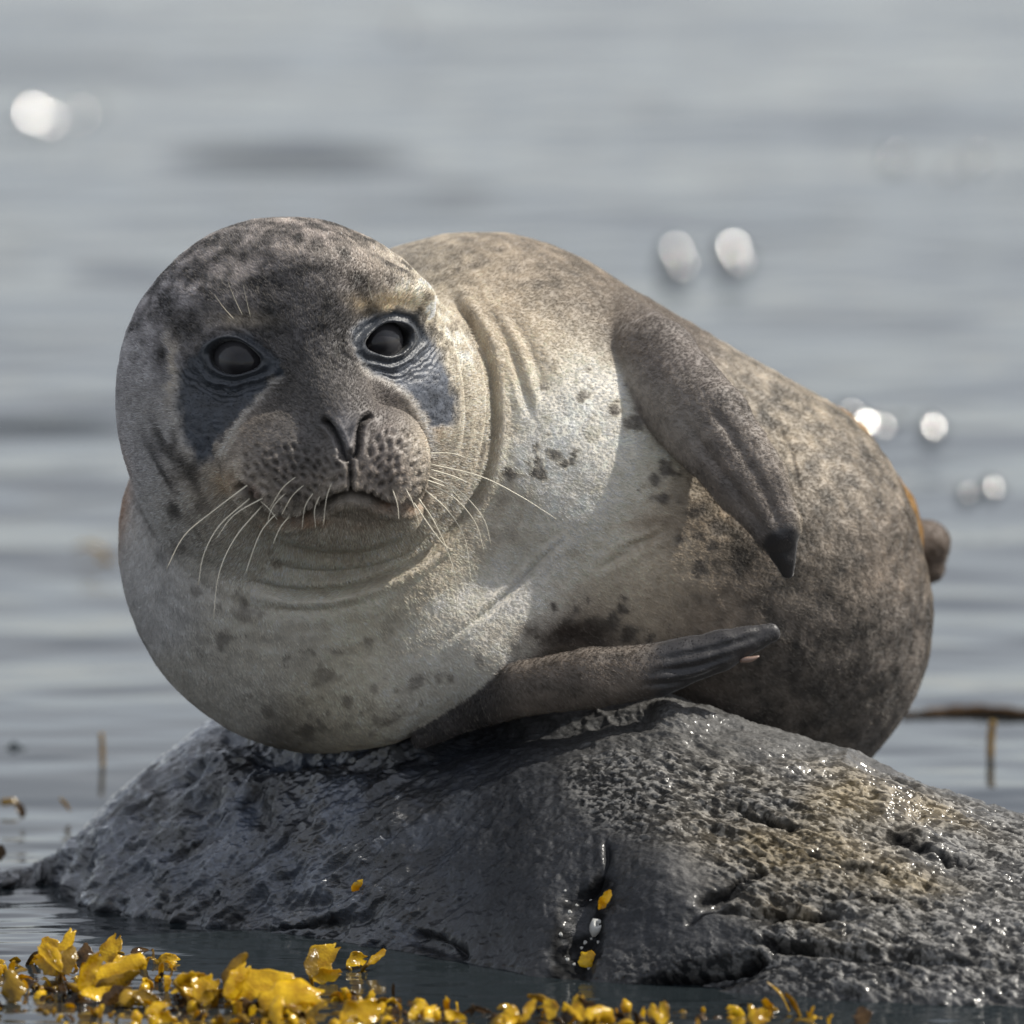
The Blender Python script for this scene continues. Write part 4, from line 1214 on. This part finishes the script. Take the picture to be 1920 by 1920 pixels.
def seaweed():
    G, O, B = weed_mats(); MT = [G, O, B]
    for j, (label, foot, blades) in enumerate(WEEDS):
        q = on_water(*foot)
        zq = (w2m(q)[2] - D) / PX
        root = empty('seaweed_frond', q)
        tag(root, label, 'seaweed', 'seaweed fronds standing in the water before the rock')
        rr_ = np.random.default_rng(100 + j)
        extra = []
        for pts, hw, mi, face in blades:
            if mi == 0 and hw >= 14:
                for e_ in range(2):
                    (x0, y0), (x2, y2) = pts[0], pts[-1]
                    L_ = math.hypot(x2 - x0, y2 - y0) * rr_.uniform(.55, .85)
                    an_ = math.atan2(y2 - y0, x2 - x0) + rr_.choice([-1, 1]) * rr_.uniform(.45, 1.0)
                    bx, by = L_ * math.cos(an_), min(L_ * math.sin(an_), 6)
                    extra.append(([(x0, y0), (x0 + bx * .5 + rr_.normal(0, 4), y0 + by * .6), (x0 + bx, y0 + by)], hw * rr_.uniform(.45, .7), int(rr_.choice([0, 0, 1])), rr_.uniform(-.6, .6)))
        for i, (pts, hw, mi, face) in enumerate(list(blades) + extra):
            pw = []
            for a, (x, y) in enumerate(pts):
                w_ = at(x, y, zq + 14 * a - 26 * i)
                pw.append(w_)
            V, F = blade_mesh(np.array(pw), hw * PX * 1.08, face=face, seed=j * 7 + i, notch=[0, .5, .9][(j + i) % 3] if mi == 0 else 0)
            add_obj('blade', V, F, MT[mi], root)
            tube_obj('stem', spline([q + np.array([0, .01, -.03]), (q + pw[0]) / 2 + np.array([0, 0, -.004]), pw[0]], 7), np.full(7, .0016), MT[1 if mi < 2 else 2], root, n=6)
    # three bits of weed caught on the rock
    for label, pts, hw in [('tiny yellow weed scrap stuck on the left side of the rock', [(655, 1672), (668, 1658), (676, 1645)], 8),
                           ('small orange weed scrap high in the cleft of the rock', [(1118, 1702), (1132, 1690), (1146, 1672)], 10),
                           ('yellow weed blade hanging low in the cleft of the rock', [(1078, 1802), (1090, 1788), (1102, 1770)], 15)]:
        pw = [ray_rock(x, y) + np.array([0, -.006 - .004 * k, .003]) for k, (x, y) in enumerate(pts)]
        V, F = blade_mesh(np.array(pw), hw * PX, face=.3, seed=int(hw))
        o = add_obj('seaweed_scrap', V, F, G)
        tag(o, label, 'seaweed', 'weed scraps stuck on the rock')
    # countless small scraps, tips and bladders along the lower edge
    r = np.random.default_rng(12)
    for mi, cnt, nm in [(0, 300, 'golden'), (1, 250, 'olive'), (2, 220, 'brown')]:
        VV, FF = [], []
        for i in range(cnt):
            x = r.uniform(-60, 1560) if r.random() < .7 else r.uniform(0, 760)
            lo = 1868 if x > 330 else 1815
            if x > 760: lo = 1893
            y = r.uniform(lo, 1990)
            if x < 330 and r.random() < .4: y = r.uniform(1790, 1880)
            q = on_water(x, y); L = r.uniform(.007, .022) * (1 if mi else .95)
            d = np.array([r.normal(0, .8), r.normal(0, .4), abs(r.normal(.35 if mi else .9, .5))])
            if mi == 0: L *= 1.15; d /= np.linalg.norm(d)
            sag = np.array([0, 0, -.35 * L])
            if r.random() < .15:      # a bladder
                V, F = blade_mesh(np.array([q + [0, 0, -.001], q + d * L * .3, q + d * L * .55]), L * .2, th=.7, seed=i, n=8, m=7)
            else:
                V, F = blade_mesh(np.array([q + [0, 0, -.003], q + d * L * .5, q + d * L + sag]), L * r.uniform(.08, .26), th=.06, face=r.uniform(-1.3, 1.3), seed=i, n=8, m=9, notch=r.choice([0, .8]))
            o_ = len(VV); VV += list(V); FF += [tuple(k + o_ for k in f) for f in F]
        o = add_obj('floating_weed', VV, FF, MT[mi])
        tag(o, 'mass of small %s weed tips and bladders floating at the lower edge' % nm, 'seaweed', kind='stuff')

def far_bits():
    G, O, B = [bpy.data.materials[n] for n in ('golden_weed', 'olive_weed', 'brown_weed')]
    # reed stub with the long weed strand behind it, far right
    q = on_water(1857, 1432); k = np.linalg.norm(q - CPOS) / D * PX
    o = tube_obj('reed_stub', spline([q + [0, 0, -.03], q + [0, 0, 40 * k], q + [.002, 0, 82 * k]], 10), np.full(10, 7 * k), O)
    tag(o, 'short brown reed stub standing in the water right of the seal', 'reed')
    q0, q1, q2 = on_water(1690, 1348), on_water(1830, 1342), on_water(1990, 1350)
    o = tube_obj('weed_strand', spline([q0 + [0, 0, .004], q1 + [0, 0, .005], q2 + [0, 0, .004]], 24), np.array([.0025 + .003 * math.sin(math.pi * i / 23) + .0006 * math.sin(i * 1.7) for i in range(24)]), B)
    tag(o, 'long dark weed strand floating level behind the reed stub', 'seaweed')
    q = on_water(192, 1440); k = np.linalg.norm(q - CPOS) / D * PX
    o = tube_obj('reed_stub', spline([q + [0, 0, -.03], q + [0, 0, 30 * k], q + [-.001, 0, 66 * k]], 8), np.full(8, 4.5 * k), O)
    tag(o, 'thin blurred reed stub in the water left of the rock', 'reed')
    for label, pts, hw, mt in [
        ('blurred olive weed tuft floating left of the chest of the seal', [(135, 1030), (170, 1022), (205, 1040)], 5, O),
        ('second blurred olive weed tuft touching the chest outline', [(180, 1045), (198, 1048), (216, 1046)], 5, O),
        ('brown weed sprig floating at the left edge level with the rock top', [(0, 1505), (22, 1502), (42, 1510)], 7, O),
        ('dark hanging end of the brown weed sprig at the left edge', [(28, 1506), (38, 1518), (42, 1534)], 9, B),
        ('short weed blade tilted up against the left slope of the rock', [(132, 1522), (122, 1508), (112, 1496)], 4, O),
        ('dark weed knot at the left edge above the waterline of the rock', [(0, 1615), (4, 1598), (2, 1584)], 9, B)]:
        P = []
        q = on_water(pts[len(pts) // 2][0], max(p[1] for p in pts) + 2)
        zq = (w2m(q)[2] - D) / PX
        P = np.array([at(x, y, zq) for x, y in pts])
        V, F = blade_mesh(P, hw * PX * (1 + zq * PX / D), face=.4, seed=hw)
        o = add_obj('floating_weed_tuft', V, F, mt)
        tag(o, label, 'seaweed', 'weed tufts floating away from the weed bed')
    # low stones just breaking the surface at the left foot of the rock
    m, nt, p = new_mat('black_stone'); p.inputs['Base Color'].default_value = (.03, .03, .03, 1); p.inputs['Roughness'].default_value = .3
    for label, x, y, rx, rz in [('flat black stone awash beside the left foot of the rock', 52, 1640, 46, 8), ('small black stone awash left of the rock, near the picture edge', 10, 1655, 20, 5)]:
        q = on_water(x, y)
        V, F = [], []
        nu, nv = 28, 14
        for a in range(nv + 1):
            for b in range(nu):
                th = math.pi * a / nv; ph = 2 * math.pi * b / nu
                d = np.array([math.sin(th) * math.cos(ph), math.sin(th) * math.sin(ph), math.cos(th)])
                V.append(d)
        V = np.array(V); V *= (1 + .35 * fbm(V * 2.2 + x, 4))[:, None]
        V = V * np.array([rx * PX, rx * PX * 1.1, rz * PX * 2]) + q
        F = [(a * nu + b, a * nu + (b + 1) % nu, (a + 1) * nu + (b + 1) % nu, (a + 1) * nu + b) for a in range(nv) for b in range(nu)]
        o = add_obj('stone', V, F, m); tag(o, label, 'stone')
    # barnacles in the cleft
    mb, nb, pb = new_mat('barnacle_shell'); pb.inputs['Base Color'].default_value = (.40, .40, .38, 1); pb.inputs['Roughness'].default_value = .5
    r = np.random.default_rng(2)
    for i in range(16):
        if i == 0: x, y, R_ = 1116, 1728, 16
        else: x, y, R_ = r.uniform(1042, 1130), r.uniform(1660, 1810), r.uniform(2.0, 4.6)
        q = ray_rock(x, y); n = 9
        nrm = np.array([0, -.8, .6]); a = np.array([1., 0, 0]); b = np.cross(nrm, a)
        V, F = [], []
        for lev, (rr, hh) in enumerate([(1.1, -.5), (1, 0.1), (.6, .75), (.35, .7), (.25, .3)]):
            for k in range(n):
                t = 2 * math.pi * k / n
                w = R_ * PX * rr * (1 + .16 * math.cos(3 * t + i))
                V.append(q + a * w * math.cos(t) + b * w * math.sin(t) + nrm * R_ * PX * hh)
        F = [(l * n + k, l * n + (k + 1) % n, (l + 1) * n + (k + 1) % n, (l + 1) * n + k) for l in range(4) for k in range(n)]
        F.append(tuple(range(4 * n, 5 * n)))
        o = add_obj('barnacle', V, F, mb)
        tag(o, 'largest white barnacle in the cleft of the rock, under the orange scrap' if i == 0 else 'tiny white barnacle, one of the scattered specks in the dark cleft of the rock', 'barnacle', 'barnacles in the cleft')

FUR_N = 330000

water()
ROCK = rock()
seal()
seaweed()
far_bits()
